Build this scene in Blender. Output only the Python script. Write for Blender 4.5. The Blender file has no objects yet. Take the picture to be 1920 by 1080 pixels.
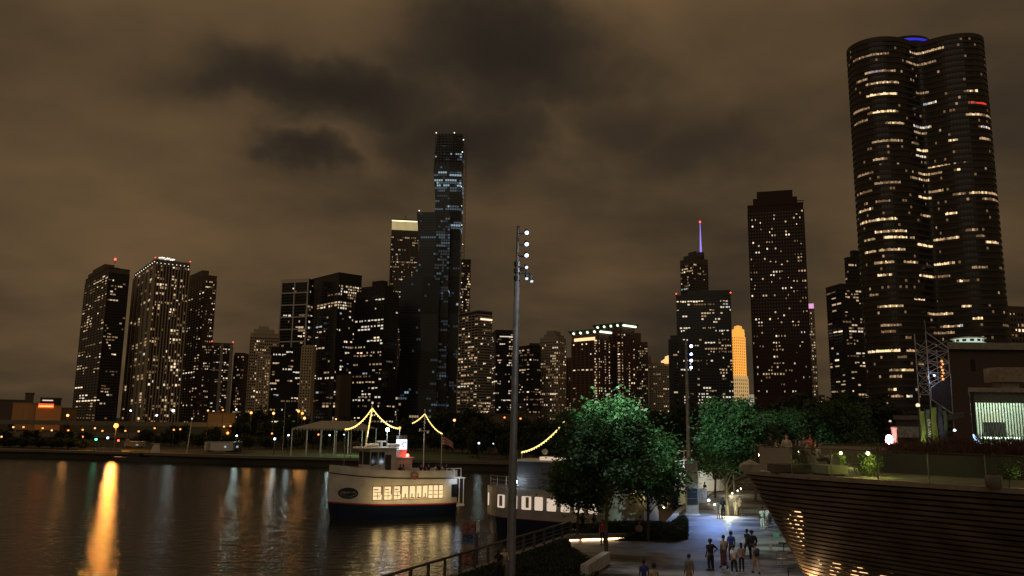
import bpy, bmesh, math, random
import numpy as np
from mathutils import Vector, Matrix, noise
R = math.radians
sin, cos, pi = math.sin, math.cos, math.pi
rnd = random.Random(7)
sc = bpy.context.scene
C = sc.collection

# ---------------------------------------------------------------- camera
F_PX = 1500.0
PITCH = math.atan(250 / F_PX); ROLL = 0.013
CAM = Vector((0, 0, 8.5))
vf = Vector((0, cos(PITCH), sin(PITCH)))
vr0 = Vector((1, 0, 0)); vu0 = Vector((0, -sin(PITCH), cos(PITCH)))
vr = vr0 * cos(ROLL) + vu0 * sin(ROLL)
vu = vu0 * cos(ROLL) - vr0 * sin(ROLL)
cd = bpy.data.cameras.new('camera'); cam = bpy.data.objects.new('camera', cd); C.objects.link(cam)
cd.sensor_width = 36; cd.lens = F_PX / 1920 * 36; cd.clip_start = .1; cd.clip_end = 9000
cam.matrix_world = Matrix.Translation(CAM) @ Matrix((vr, vu, -vf)).transposed().to_4x4()
sc.camera = cam

def ray(px, py): return vf * F_PX + vr * (px - 960) + vu * (540 - py)
def at(px, py, Y):
    d = ray(px, py); return CAM + d * (Y / d.y)
def gnd(px, py, z=0.0):
    d = ray(px, py); return CAM + d * ((z - CAM.z) / d.z)
def proj(p):
    v = Vector(p) - CAM; w = v.dot(vf)
    return 960 + v.dot(vr) / w * F_PX, 540 - v.dot(vu) / w * F_PX

# ---------------------------------------------------------------- view and world (overcast night sky lit by the city)
sc.view_settings.view_transform = 'Standard'; sc.view_settings.look = 'None'
sc.view_settings.exposure = 0; sc.view_settings.gamma = 1; sc.view_settings.use_curve_mapping = False
w = bpy.data.worlds.new('World'); sc.world = w; w.use_nodes = True
nt = w.node_tree; nt.nodes.clear()
def N(nt, t, **k):
    n = nt.nodes.new(t)
    for a, b in k.items(): setattr(n, a, b)
    return n
def L(nt, a, b): nt.links.new(a, b)
def mth(nt, op, a, b=None, c=None):
    n = nt.nodes.new('ShaderNodeMath'); n.operation = op
    for i, v in enumerate((a, b, c)):
        if v is None: continue
        if isinstance(v, (int, float)): n.inputs[i].default_value = v
        else: nt.links.new(v, n.inputs[i])
    return n.outputs[0]
tc = N(nt, 'ShaderNodeTexCoord'); sep = N(nt, 'ShaderNodeSeparateXYZ'); L(nt, tc.outputs['Generated'], sep.inputs[0])
zz = mth(nt, 'MAXIMUM', sep.outputs[2], 0.0)
den = mth(nt, 'ADD', zz, 0.22)
cb = N(nt, 'ShaderNodeCombineXYZ')
L(nt, mth(nt, 'DIVIDE', sep.outputs[0], den), cb.inputs[0]); L(nt, mth(nt, 'DIVIDE', sep.outputs[1], den), cb.inputs[1])
n1 = N(nt, 'ShaderNodeTexNoise'); n1.inputs['Scale'].default_value = 1.15; n1.inputs['Detail'].default_value = 5; n1.inputs['Roughness'].default_value = .5
L(nt, cb.outputs[0], n1.inputs['Vector'])
n2 = N(nt, 'ShaderNodeTexNoise'); n2.inputs['Scale'].default_value = 5.5; n2.inputs['Detail'].default_value = 6; n2.inputs['Roughness'].default_value = .55
L(nt, tc.outputs['Generated'], n2.inputs['Vector'])
s2 = N(nt, 'ShaderNodeSeparateXYZ'); L(nt, n2.outputs['Color'], s2.inputs[0])
wx = mth(nt, 'ADD', sep.outputs[0], mth(nt, 'MULTIPLY', mth(nt, 'SUBTRACT', s2.outputs[0], .5), .20))
wz = mth(nt, 'ADD', sep.outputs[2], mth(nt, 'MULTIPLY', mth(nt, 'SUBTRACT', s2.outputs[1], .5), .16))
def blob(px, py, sx, sz, amp):      # a dark patch of cloud in the direction it stands in
    d = ray(px, py).normalized()
    a = mth(nt, 'DIVIDE', mth(nt, 'SUBTRACT', wx, d.x), sx); b = mth(nt, 'DIVIDE', mth(nt, 'SUBTRACT', wz, d.z), sz)
    q = mth(nt, 'ADD', mth(nt, 'MULTIPLY', a, a), mth(nt, 'MULTIPLY', b, b))
    return mth(nt, 'MULTIPLY', mth(nt, 'EXPONENT', mth(nt, 'MULTIPLY', mth(nt, 'POWER', q, 1.35), -1)), amp)
dark = None
for a in ((950, 110, .15, .070, .80), (880, 250, .12, .05, .72), (640, 180, .17, .040, .74), (450, 170, .07, .03, .55), (590, 305, .060, .020, .66), (1120, 200, .09, .045, .35), (1290, 270, .10, .028, .25)):
    bb = blob(*a); dark = bb if dark is None else mth(nt, 'MAXIMUM', dark, bb)
mr = N(nt, 'ShaderNodeMapRange'); mr.inputs[1].default_value = .34; mr.inputs[2].default_value = .66
L(nt, n1.outputs['Fac'], mr.inputs[0])
lvl = mth(nt, 'ADD', mth(nt, 'MULTIPLY', mr.outputs[0], .55), .45)
elev = mth(nt, 'ADD', mth(nt, 'MULTIPLY', zz, 1.0), .66)       # the overcast is lit less towards the lake horizon
lvl = mth(nt, 'MULTIPLY', lvl, mth(nt, 'MINIMUM', elev, 1.3))
west = mth(nt, 'MULTIPLY', mth(nt, 'ADD', mth(nt, 'MULTIPLY', sep.outputs[0], -1), .05), .22)      # the city glow is strongest to the west
lvl = mth(nt, 'ADD', lvl, mth(nt, 'MAXIMUM', mth(nt, 'MINIMUM', west, .12), -.03))
lvl = mth(nt, 'MULTIPLY', lvl, mth(nt, 'SUBTRACT', 1, mth(nt, 'MULTIPLY', dark, 1.0)))
cr = N(nt, 'ShaderNodeValToRGB'); e = cr.color_ramp.elements
e[0].position = 0; e[0].color = (.0090, .0082, .0080, 1); e[1].position = 1; e[1].color = (.136, .083, .038, 1)
m_ = cr.color_ramp.elements.new(.45); m_.color = (.0412, .0288, .0171, 1)
L(nt, lvl, cr.inputs[0])
bg = N(nt, 'ShaderNodeBackground'); bg.inputs[1].default_value = 1.0; L(nt, cr.outputs[0], bg.inputs[0]); bg.inputs[1].default_value = 1.03
wo = N(nt, 'ShaderNodeOutputWorld'); L(nt, bg.outputs[0], wo.inputs[0])
sl = bpy.data.lights.new('night_fill', 'SUN'); sl.energy = .15; sl.angle = R(50); sl.color = (1, .82, .60)  # added soft sun, stands in for the lit pier behind the camera
so = bpy.data.objects.new('night_fill', sl); C.objects.link(so); so.rotation_euler = Vector((.25, 1, -.62)).to_track_quat('-Z', 'Y').to_euler()
sc.cycles.use_light_tree = True
sc.cycles.max_bounces = 6; sc.cycles.transparent_max_bounces = 12
sc.cycles.sample_clamp_indirect = 3.0
sc.cycles.volume_bounces = 0

# ---------------------------------------------------------------- materials
MATS = {}
def mat(name, col, rough=.6, metal=0, emit=None, es=0, var=.25, vs=3.0, bump=0, bs=30, trans=0, alpha=1, spec=.5, sample=True, two=None):
    if name in MATS: return MATS[name]
    m = bpy.data.materials.new(name); m.use_nodes = True; t = m.node_tree; p = t.nodes['Principled BSDF']
    p.inputs['Base Color'].default_value = (*col, 1); p.inputs['Roughness'].default_value = rough; p.inputs['Metallic'].default_value = metal
    p.inputs['Specular IOR Level'].default_value = spec
    if var and emit is None:
        c = N(t, 'ShaderNodeTexCoord'); n = N(t, 'ShaderNodeTexNoise'); n.inputs['Scale'].default_value = vs; n.inputs['Detail'].default_value = 5
        L(t, c.outputs['Object'], n.inputs['Vector'])
        r = N(t, 'ShaderNodeValToRGB'); r.color_ramp.elements[0].position = .3; r.color_ramp.elements[1].position = .7
        a = two[0] if two else [x * (1 - var) for x in col]; b = two[1] if two else [min(1, x * (1 + var)) for x in col]
        r.color_ramp.elements[0].color = (*a, 1); r.color_ramp.elements[1].color = (*b, 1)
        L(t, n.outputs['Fac'], r.inputs[0]); L(t, r.outputs[0], p.inputs['Base Color'])
    if bump:
        c = N(t, 'ShaderNodeTexCoord'); n = N(t, 'ShaderNodeTexNoise'); n.inputs['Scale'].default_value = bs; n.inputs['Detail'].default_value = 4
        L(t, c.outputs['Object'], n.inputs['Vector']); b = N(t, 'ShaderNodeBump'); b.inputs['Strength'].default_value = bump
        L(t, n.outputs['Fac'], b.inputs['Height']); L(t, b.outputs[0], p.inputs['Normal'])
    if emit is not None:
        p.inputs['Emission Color'].default_value = (*emit, 1); p.inputs['Emission Strength'].default_value = es
        if not sample: m.cycles.emission_sampling = 'NONE'
    if trans: p.inputs['Transmission Weight'].default_value = trans; p.inputs['IOR'].default_value = 1.1
    if alpha < 1: p.inputs['Alpha'].default_value = alpha
    MATS[name] = m; return m
def em(name, col, s, sample=True): return mat(name, tuple(min(.5, c * .3) for c in col), .5, emit=col, es=s, sample=sample)
glassd = mat('dark_glass', (.012, .014, .018), .12, var=.3, vs=.05)
W_DIM = em('window_dim_amber', (1, .62, .32), .13, False)
W_LOW = em('window_low_warm', (1, .66, .36), .34, False)
W_WARM = em('window_warm', (1, .70, .40), .6, False)
W_HOT = em('window_bright_warm', (1, .76, .48), 1.25, False)
W_WHITE = em('window_white', (1, .88, .70), .8, False)
W_COOL = em('window_cool', (.8, .88, 1), .4, False)
W_BLUE = em('window_blue', (.35, .5, 1), .5, False)
PAL = [glassd, W_DIM, W_LOW, W_WARM, W_HOT, W_WHITE, W_COOL, W_BLUE]
brown = mat('wall_brown_concrete', (.14, .105, .08), .85)
darkw = mat('wall_dark_metal', (.035, .032, .032), .6)
black = mat('wall_black_glass', (.014, .015, .018), .25)
bluew = mat('wall_blue_black', (.020, .026, .036), .3)
beige = mat('wall_beige_concrete', (.42, .36, .28), .85)
grey = mat('wall_grey_concrete', (.30, .275, .24), .85)
brick = mat('wall_red_brown_brick', (.085, .062, .054), .9)
white = mat('white_paint', (.78, .77, .74), .35, var=.06)
offwhite = mat('off_white_paint', (.6, .58, .54), .5, var=.1)
navy = mat('navy_paint', (.007, .015, .040), .3, var=.15)
steel = mat('galvanised_steel', (.30, .30, .30), .45, .6)
dksteel = mat('dark_steel', (.05, .05, .055), .45, .5)
RED_B = em('red_beacon', (1, .04, .03), 8, False)
BLUE_L = em('blue_light_band', (.08, .10, 1), .9, False)
PURP = em('violet_light', (.35, .25, 1), 1.1, False)
PINK = em('pink_light', (1, .45, .85), .8, False)
GOLD = em('gold_floodlit_glow', (1, .42, .07), 1.05, False)  # stone walls glow by themselves in place of floodlights
CROWN = em('crown_light', (1, .80, .38), .6, False)
CROWNW = em('crown_white_light', (.95, 1, .72), 2.6, False)
ORANGE = em('sodium_lamp', (1, .30, .06), 2.6, False)
WLAMP = em('white_lamp', (.8, .95, 1), 6, False)
STRING = em('string_light_glow', (1, .70, .20), 2.4)

# ---------------------------------------------------------------- mesh helpers
class MB:
    def __init__(s): s.v = []; s.f = []; s.m = []; s.sm = []
    def add(s, vs, fs, mi=0, smooth=False):
        b = len(s.v); s.v += [tuple(v) for v in vs]
        for f in fs: s.f.append(tuple(b + i for i in f)); s.m.append(mi); s.sm.append(smooth)
        return s
    def obox(s, c, ax, ay, az, mi=0):
        c = Vector(c); vs = [c + ax * i + ay * j + az * k for k in (-1, 1) for j in (-1, 1) for i in (-1, 1)]
        return s.add(vs, [(0, 2, 3, 1), (4, 5, 7, 6), (0, 1, 5, 4), (2, 6, 7, 3), (0, 4, 6, 2), (1, 3, 7, 5)], mi)
    def box(s, x0, x1, y0, y1, z0, z1, mi=0):
        return s.obox(((x0 + x1) / 2, (y0 + y1) / 2, (z0 + z1) / 2), Vector((abs(x1 - x0) / 2, 0, 0)), Vector((0, abs(y1 - y0) / 2, 0)), Vector((0, 0, abs(z1 - z0) / 2)), mi)
    def tube(s, pts, rad, n=8, mi=0, cap=True, smooth=True):
        pts = [Vector(p) for p in pts]; k = len(pts)
        rs = rad if isinstance(rad, (list, tuple)) else [rad] * k
        vs = []; 
        for i, p in enumerate(pts):
            t = (pts[min(i + 1, k - 1)] - pts[max(i - 1, 0)])
            if t.length < 1e-9: t = Vector((0, 0, 1))
            t.normalize(); a = t.cross(Vector((0, 0, 1)) if abs(t.z) < .95 else Vector((1, 0, 0))).normalized(); b = t.cross(a)
            vs += [p + (a * cos(2 * pi * j / n) + b * sin(2 * pi * j / n)) * rs[i] for j in range(n)]
        fs = [(i * n + j, i * n + (j + 1) % n, (i + 1) * n + (j + 1) % n, (i + 1) * n + j) for i in range(k - 1) for j in range(n)]
        s.add(vs, fs, mi, smooth)
        if cap: s.add(vs[:n], [tuple(range(n))], mi); s.add(vs[-n:], [tuple(range(n))[::-1]], mi)
        return s
    def lathe(s, c, prof, n=16, mi=0, smooth=True):
        c = Vector(c); vs = [c + Vector((r * cos(2 * pi * j / n), r * sin(2 * pi * j / n), z)) for r, z in prof for j in range(n)]
        fs = [(i * n + j, i * n + (j + 1) % n, (i + 1) * n + (j + 1) % n, (i + 1) * n + j) for i in range(len(prof) - 1) for j in range(n)]
        return s.add(vs, fs, mi, smooth)
    def ball(s, c, r, n=8, mi=0, sz=1): return s.lathe(c, [(max(.001, r * sin(pi * i / 6)), -r * sz * cos(pi * i / 6)) for i in range(7)], n, mi)
    def prism(s, poly, z0, z1, mi=0):
        n = len(poly); vs = [(x, y, z0) for x, y in poly] + [(x, y, z1) for x, y in poly]
        fs = [(i, (i + 1) % n, n + (i + 1) % n, n + i) for i in range(n)] + [tuple(range(n))[::-1], tuple(range(n, 2 * n))]
        return s.add(vs, fs, mi)
    def quad(s, a, b, c, d, mi=0): return s.add([a, b, c, d], [(0, 1, 2, 3)], mi)
    def mesh(s, name, mats):
        me = bpy.data.meshes.new(name); me.from_pydata(s.v, [], s.f); me.update()
        for m in (mats if isinstance(mats, (list, tuple)) else [mats]): me.materials.append(m)
        me.polygons.foreach_set('material_index', s.m); me.polygons.foreach_set('use_smooth', s.sm)
        return me
    def build(s, name, mats, parent=None, **k):
        return put(name, s.mesh(name, mats), parent, **k)
def put(name, me, parent=None, **k):
    o = bpy.data.objects.new(name, me); C.objects.link(o)
    if parent is not None:
        o.parent = parent; o.matrix_parent_inverse = parent.matrix_basis.inverted()
    for a, b in k.items(): o[a] = b
    return o
def thing(name, label, cat, loc=(0, 0, 0), group=None, rz=0):
    o = bpy.data.objects.new(name, None); C.objects.link(o); o.location = loc; o.rotation_euler.z = rz
    o.empty_display_size = .2
    o.matrix_basis  # keep basis current
    o['label'] = label; o['category'] = cat
    if group: o['group'] = group
    return o
def sub(o, name, me, loc=None):   # child built in the parent's local space
    c = bpy.data.objects.new(name, me); C.objects.link(c); c.parent = o
    if loc: c.location = loc
    return c
def copy_tree(o, parent=None):
    c = o.copy(); C.objects.link(c); c.parent = parent
    for ch in [x for x in bpy.data.objects if x.parent == o]: copy_tree(ch, c)
    return c
def light(name, kind, loc, power, col, parent=None, radius=.15, target=None, cone=None, blend=.6):
    d = bpy.data.lights.new(name, kind); d.energy = power; d.color = col
    d.shadow_soft_size = radius
    if kind == 'SPOT': d.spot_size = R(cone); d.spot_blend = blend
    o = bpy.data.objects.new(name, d); C.objects.link(o); o.location = loc
    if target is not None: o.rotation_euler = (Vector(target) - Vector(loc)).to_track_quat('-Z', 'Y').to_euler()
    if parent is not None: o.parent = parent; o.matrix_parent_inverse = parent.matrix_basis.inverted()
    return o
def struct(name, mb, m, **k): return mb.build(name, m, None, kind='structure', **k)

# ---------------------------------------------------------------- setting: water, land, promenade
wm = bpy.data.materials.new('harbour_water'); wm.use_nodes = True; t = wm.node_tree; p = t.nodes['Principled BSDF']
p.inputs['Base Color'].default_value = (.010, .012, .009, 1); p.inputs['Roughness'].default_value = .06; p.inputs['IOR'].default_value = 1.33
c = N(t, 'ShaderNodeTexCoord'); mp = N(t, 'ShaderNodeMapping'); mp.inputs['Scale'].default_value = (.6, 1.6, 1); L(t, c.outputs['Object'], mp.inputs[0])
na = N(t, 'ShaderNodeTexNoise'); na.inputs['Scale'].default_value = 2.2; na.inputs['Detail'].default_value = 5; na.inputs['Roughness'].default_value = .62; L(t, mp.outputs[0], na.inputs['Vector'])
nb = N(t, 'ShaderNodeTexNoise'); nb.inputs['Scale'].default_value = .8; nb.inputs['Detail'].default_value = 2; L(t, mp.outputs[0], nb.inputs['Vector'])
b1 = N(t, 'ShaderNodeBump'); b1.inputs['Strength'].default_value = 1; b1.inputs['Distance'].default_value = .036
hh = mth(t, 'ADD', na.outputs['Fac'], mth(t, 'MULTIPLY', nb.outputs['Fac'], 2.4)); L(t, hh, b1.inputs['Height']); L(t, b1.outputs[0], p.inputs['Normal'])
mb = MB(); mb.quad((-3500, -300, -1.5), (3500, -300, -1.5), (3500, 5000, -1.5), (-3500, 5000, -1.5)); struct('water', mb, wm)
mb = MB(); mb.box(-3500, 3500, -300, 5000, -6, -5.5); struct('lake_bed', mb, mat('lake_bed_mud', (.05, .045, .035), .9))

SLIP = [(4.9, 63), (12, 65.5), (17, 82), (24, 100), (32, 120), (45, 150)]
land_poly = [(-2500, 330), (-400, 215), (-110, 194), (-60, 178), (-8, 166), (30, 162), (45, 150), (32, 120), (24, 100), (17, 82), (12, 65.5), (4.9, 63), (-6.8, 37.7), (-24, 3), (-30, -60), (500, -60), (3500, 600), (3500, 4800), (-3500, 4800)]
def poly_mesh(name, poly, z0, z1, m):
    bm = bmesh.new(); vs = [bm.verts.new((x, y, z1)) for x, y in poly]; f = bm.faces.new(vs)
    if f.normal.z < 0: f.normal_flip()
    r = bmesh.ops.extrude_face_region(bm, geom=[f]); 
    for g in r['geom']:
        if isinstance(g, bmesh.types.BMVert): g.co.z = z0
    bmesh.ops.triangulate(bm, faces=bm.faces[:]); bmesh.ops.recalc_face_normals(bm, faces=bm.faces[:])
    me = bpy.data.meshes.new(name); bm.to_mesh(me); bm.free(); me.materials.append(m); return me
gm = mat('park_ground', (.05, .05, .032), .95, vs=.08, var=.5)
o = put('ground', poly_mesh('ground', land_poly, -5.4, 0, gm)); o['kind'] = 'structure'
# promenade paving: lamplight pools and tree shade painted in as blotchy noise
pv = bpy.data.materials.new('promenade_paving'); pv.use_nodes = True; t = pv.node_tree; p = t.nodes['Principled BSDF']
c = N(t, 'ShaderNodeTexCoord')
mp = N(t, 'ShaderNodeMapping'); mp.inputs['Scale'].default_value = (.17, .34, 1); mp.inputs['Rotation'].default_value = (0, 0, .4); na_d = 1; L(t, c.outputs['Object'], mp.inputs[0])
na = N(t, 'ShaderNodeTexNoise'); na.inputs['Scale'].default_value = 1.1; na.inputs['Detail'].default_value = 8; na.inputs['Roughness'].default_value = .65; L(t, mp.outputs[0], na.inputs['Vector'])
cr = N(t, 'ShaderNodeValToRGB'); cr.color_ramp.elements[0].position = .44; cr.color_ramp.elements[0].color = (.036, .029, .021, 1); cr.color_ramp.elements[1].position = .57; cr.color_ramp.elements[1].color = (.25, .23, .21, 1)
L(t, na.outputs['Fac'], cr.inputs[0]); L(t, cr.outputs[0], p.inputs['Base Color']); p.inputs['Roughness'].default_value = .6
nb = N(t, 'ShaderNodeTexNoise'); nb.inputs['Scale'].default_value = 12; L(t, c.outputs['Object'], nb.inputs['Vector']); b1 = N(t, 'ShaderNodeBump'); b1.inputs['Strength'].default_value = .25; b1.inputs['Distance'].default_value = .02
L(t, nb.outputs['Fac'], b1.inputs['Height']); L(t, b1.outputs[0], p.inputs['Normal'])
o = put('promenade', poly_mesh('promenade', [(12.6, 66.2), (17.7, 82), (24.6, 99.6), (32.5, 119.5), (46, 148), (90, 148), (90, 5), (-22, 5), (-6.2, 38), (5.3, 62.2)], -.02, .006, pv)); o['kind'] = 'structure'
# quay edge coping
cop = mat('quay_concrete', (.22, .20, .17), .85, bump=.3)
mb = MB()
def coping(mb, a, b, wd=.5, h=.16, z=0.0):
    a = Vector((*a, 0)); b = Vector((*b, 0)); d = (b - a); l = d.length; d.normalize(); n = Vector((-d.y, d.x, 0))
    mb.obox((a + b) / 2 + Vector((0, 0, z + h / 2)), d * (l / 2), n * wd / 2, Vector((0, 0, h / 2)))
pts = [(-24, 3), (-6.8, 37.7), (4.9, 63), (12, 65.5), (17, 82), (24, 100), (32, 120), (45, 150)]
for i in range(len(pts) - 1):
    a, b = pts[i], pts[i + 1]; coping(mb, a, b, .5, .14 + .002 * i)
struct('quay_kerb', mb, cop)
# far seawall
mb = MB(); pts = [(-400, 215), (-110, 194), (-60, 178), (-8, 166), (30, 162)]
for i in range(4): coping(mb, pts[i], pts[i + 1], 1.2, .55 + .003 * i, -.1)
struct('seawall', mb, mat('seawall_stone', (.16, .14, .11), .9, bump=.5, bs=3))
# shoreline path and lit lawn under the tent
mb = MB(); mb.prism([(-140, 205), (-62, 184), (-8, 172), (26, 168), (26, 172), (-8, 176), (-62, 189), (-140, 212)], -.01, .008); struct('shore_path', mb, mat('path_concrete', (.25, .22, .18), .8))
mb = MB(); A = gnd(470, 862); mb.prism([(-62, 190), (-20, 178), (-6, 177), (-10, 205), (-66, 215)], -.01, .012); struct('lawn', mb, mat('lawn_grass', (.06, .10, .03), .95, vs=1.2, var=.4))
# expressway decks behind the far shore
am = mat('asphalt', (.05, .05, .05), .85)
for nm, y0, z, x0, x1 in (('elevated_road', 330, 5.6, -330, -60), ('elevated_road', 300, 1.6, -330, -70)):
    mb = MB(); mb.box(x0, x1, y0, y0 + 14, z - .8, z); mb.box(x0, x1, y0 - .3, y0, z - .9, z + .9)
    for i in range(12): mb.box(x0 + 10 + i * (x1 - x0 - 20) / 11, x0 + 11.4 + i * (x1 - x0 - 20) / 11, y0 + 4, y0 + 6, 0, z - .8)
    struct(nm, mb, mat('road_concrete', (.20, .17, .13), .85))

# ---------------------------------------------------------------- towers
def footprint(xl, xc, xr, yt, D, phi):
    Cn = at(xc, yt, D); top = Cn.z
    u = Vector((cos(phi), sin(phi), 0)); v = Vector((-sin(phi), cos(phi), 0))
    def hit(px, d):
        r = at(px, yt, D) - CAM; a = r.x / r.y
        return (a * Cn.y - Cn.x) / (d.x - a * d.y)
    lr = hit(xr, u); ll = hit(xl, v)
    return Vector((Cn.x, Cn.y, 0)), u, v, lr, ll, top
def facade(win, fr, A, d, n, length, z0, z1, nb, nf, rr, dens, pal, wfrac=.6, hfrac=.55, pier=.25, slab=.25, run=.35, hot=None, cols=None):
    """windows as panes set on the wall, piers and floor edges proud of it; n points outwards"""
    bw = length / nb; fh = (z1 - z0) / nf
    for i in range(nb + 1):
        c = A + d * (bw * i) + n * .01
        if pier > 0: fr.obox(c + Vector((0, 0, (z0 + z1) / 2)), d * (bw * (1 - wfrac) / 2 * .9), n * pier, Vector((0, 0, (z1 - z0) / 2)))
    if slab > 0:
        for j in range(nf + 1):
            fr.obox(A + d * (length / 2) + n * .012 + Vector((0, 0, z0 + fh * j)), d * (length / 2), n * slab, Vector((0, 0, fh * (1 - hfrac) / 2 * .9)))
    up = Vector((0, 0, 1)); cf = [.35 + 1.3 * rr.random() ** 1.5 for _ in range(nb)]
    for j in range(nf):
        prev = 0; fd = dens * (.35 + 1.3 * rr.random())
        for i in range(nb):
            q = fd * cf[i]
            if cols and i in cols: q = max(q, cols[i])
            if hot:
                for (i0, i1, j0, j1, dd) in hot:
                    if i0 <= i / nb <= i1 and j0 <= j / nf <= j1: q = dd
            if prev and rr.random() < run: mi = prev
            elif rr.random() < q: mi = rr.choices(range(1, 8), pal)[0]
            else: mi = 0
            prev = mi
            x0 = bw * (i + .5 - wfrac / 2); x1 = bw * (i + .5 + wfrac / 2); za = z0 + fh * (j + .5 - hfrac / 2); zb = z0 + fh * (j + .5 + hfrac / 2)
            a = A + n * .04
            if mi and rr.random() < .25: x1 = (x0 + x1) / 2
            elif mi and rr.random() < .2: x0 = (x0 + x1) / 2
            if mi and rr.random() < .3: za = zb - (zb - za) * rr.uniform(.45, .8)
            win.add([a + d * x0 + up * za, a + d * x1 + up * za, a + d * x1 + up * zb, a + d * x0 + up * zb], [(0, 1, 2, 3)], mi)
WARMPAL = (6, 5, 4, 1.7, 1.2, .12, .015)
def tower(name, label, xl, xc, xr, yt, D, phi=45, nl=6, nr=6, nf=40, wall=darkw, frame=None, dens=.12, pal=WARMPAL, base=0.0, topgap=.03, seed=0,
          wf=.6, hf=.5, pier=.25, slab=.25, run=.35, ph=None, parent=None, group=None, beacons=0, depth=None, hotl=None, hotr=None, denr=None, colsl=None, colsr=None, cat='building', zbot=0.0):
    """ph: (fraction along u 0..1, fraction along v 0..1, height) penthouse"""
    rr = random.Random(seed * 17 + int(xl))
    if xc - xl <= 2 and not parent: c0 = at(xc, yt, D); phi = math.degrees(-math.atan2(c0.x, c0.y)) - .3
    Cn, u, v, lr, ll, top = footprint(xl, xc, xr, yt, D, R(phi))
    if depth and ll < depth * .25: ll = max(ll, depth)
    if lr < 4: lr = depth or 15
    if ll < 4: ll = depth or 15
    b = parent or thing(name, label, cat, tuple(Cn), group)
    mb = MB(); P = [Cn, Cn + u * lr, Cn + u * lr + v * ll, Cn + v * ll]
    mb.prism([(q.x, q.y) for q in P], base, top); mb.build('wall', wall, b)
    win, fr = MB(), MB()
    z0 = max(base, zbot) + (2 if base == 0 else .3); z1 = top - (top - z0) * topgap
    facade(win, fr, Cn, u, -v, lr, z0, z1, nr, nf, rr, denr if denr is not None else dens, pal, wf, hf, pier, slab, run, hotr, colsr)
    facade(win, fr, Cn + v * ll, -v, -u, ll, z0, z1, nl, nf, rr, dens, pal, wf, hf, pier, slab, run, hotl, colsl)
    if fr.v: fr.build('facade_frame', frame or wall, b)
    win.build('window_panes', PAL, b, kind='stuff')
    # parapet and roof plant
    pm = MB(); cx = Cn + u * lr / 2 + v * ll / 2; pm.obox(cx + Vector((0, 0, top + .5)), u * (lr / 2 + .25), v * (ll / 2 + .25), Vector((0, 0, .5)))
    pm.build('parapet', frame or wall, b)
    if ph:
        for (a0, a1, b0, b1, h) in (ph if isinstance(ph, list) else [ph]):
            pm = MB(); pm.obox(Cn + u * lr * (a0 + a1) / 2 + v * ll * (b0 + b1) / 2 + Vector((0, 0, top + 1 + h / 2)), u * lr * (a1 - a0) / 2, v * ll * (b1 - b0) / 2, Vector((0, 0, h / 2)))
            pm.build('roof_housing', wall, b)
    cs = [P[0], P[1], P[3], P[2]][:beacons]
    for q in cs:
        m2 = MB(); m2.tube([q + Vector((0, 0, top + 1)), q + Vector((0, 0, top + 1.9))], .15, 6, 1); m2.ball(q + Vector((0, 0, top + 2.3)), .5, 6, 0); m2.build('beacon', [RED_B, dksteel], b)
    return dict(b=b, C=Cn, u=u, v=v, lr=lr, ll=ll, top=top)

G1 = 'skyline apartment and office towers'
t = tower('apartment_tower', 'dark brown tower with stepped roof and red beacon, leftmost of the tall towers', 163, 205, 244, 503, 800, 40, 8, 7, 52, brown, darkw, .18, seed=1, group=G1, run=.5, wf=.8, hf=.45, ph=[(0, .75, .2, .9, 4), (.1, .6, .3, .8, 8)])
m2 = MB(); q = t['C'] + t['u'] * 8 + t['v'] * 14; m2.tube([q + Vector((0, 0, t['top'] + 8)), q + Vector((0, 0, t['top'] + 12))], .3, 6, 1); m2.ball(q + Vector((0, 0, t['top'] + 12.5)), 1.2, 6, 0); m2.build('beacon', [RED_B, dksteel], t['b'])
t = tower('apartment_tower', 'pale-ribbed tall tower with a bright white rooftop crown near the left end', 255, 291, 357, 487, 790, 35, 5, 12, 52, brown, beige, .26, seed=2, group=G1, wf=.62, hf=.7, pier=.9, slab=0, run=.3, beacons=2)
# lit crown
rr = random.Random(5); m2 = MB(); cx = t['C'] + t['u'] * t['lr'] * .35 + t['v'] * t['ll'] * .3
m2.obox(cx + Vector((0, 0, t['top'] + 3)), t['u'] * t['lr'] * .22, t['v'] * t['ll'] * .25, Vector((0, 0, 1.2))); m2.build('roof_crown', white, t['b'])
_rl = em('crown_spot', (1, .93, .8), 2.0, False)
def _rb(c, r_): m2 = MB(); m2.ball(c, r_, 6, 0); m2.build('roof_light', _rl, t['b'])
for i in range(16):
    _rb(cx + t['u'] * (t['lr'] * (.22 * (i / 7.5 - 1))) - t['v'] * (t['ll'] * .26) + Vector((0, 0, t['top'] + 3 + rr.uniform(-1, 1.2))), .5)
for i in range(10): _rb(t['C'] + t['v'] * t['ll'] * i / 10 - t['u'] * .5 + Vector((0, 0, t['top'] - 2)), .42)
for i in range(9): _rb(t['C'] + t['u'] * t['lr'] * (i + .5) / 9 - t['v'] * .9 + Vector((0, 0, t['top'] - 3)), .38)
tower('apartment_tower', 'brown grid-fronted tower close behind the right side of the pale-ribbed tower', 352, 386, 407, 517, 850, 38, 7, 6, 52, brown, mat('wall_taupe', (.16, .125, .095), .85), .22, seed=3, group=G1, wf=.55, ph=(0, .6, .2, 1, 7), hf=.45)
t = tower('apartment_tower', 'lower striped tower with two broad pale blank bands on its right face', 395, 397, 437, 644, 830, 2, 2, 8, 40, brown, darkw, .22, seed=4, group=G1, wf=.7, pier=.15, beacons=2, depth=20)
for a0, a1 in ((.42, .56), (.86, 1.0)):
    m2 = MB(); m2.obox(t['C'] + t['u'] * t['lr'] * (a0 + a1) / 2 - t['v'] * .7 + Vector((0, 0, t['top'] / 2 + .2)), t['u'] * t['lr'] * (a1 - a0) / 2, t['v'] * .5, Vector((0, 0, t['top'] / 2))); m2.build('blank_band', grey, t['b'])
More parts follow.
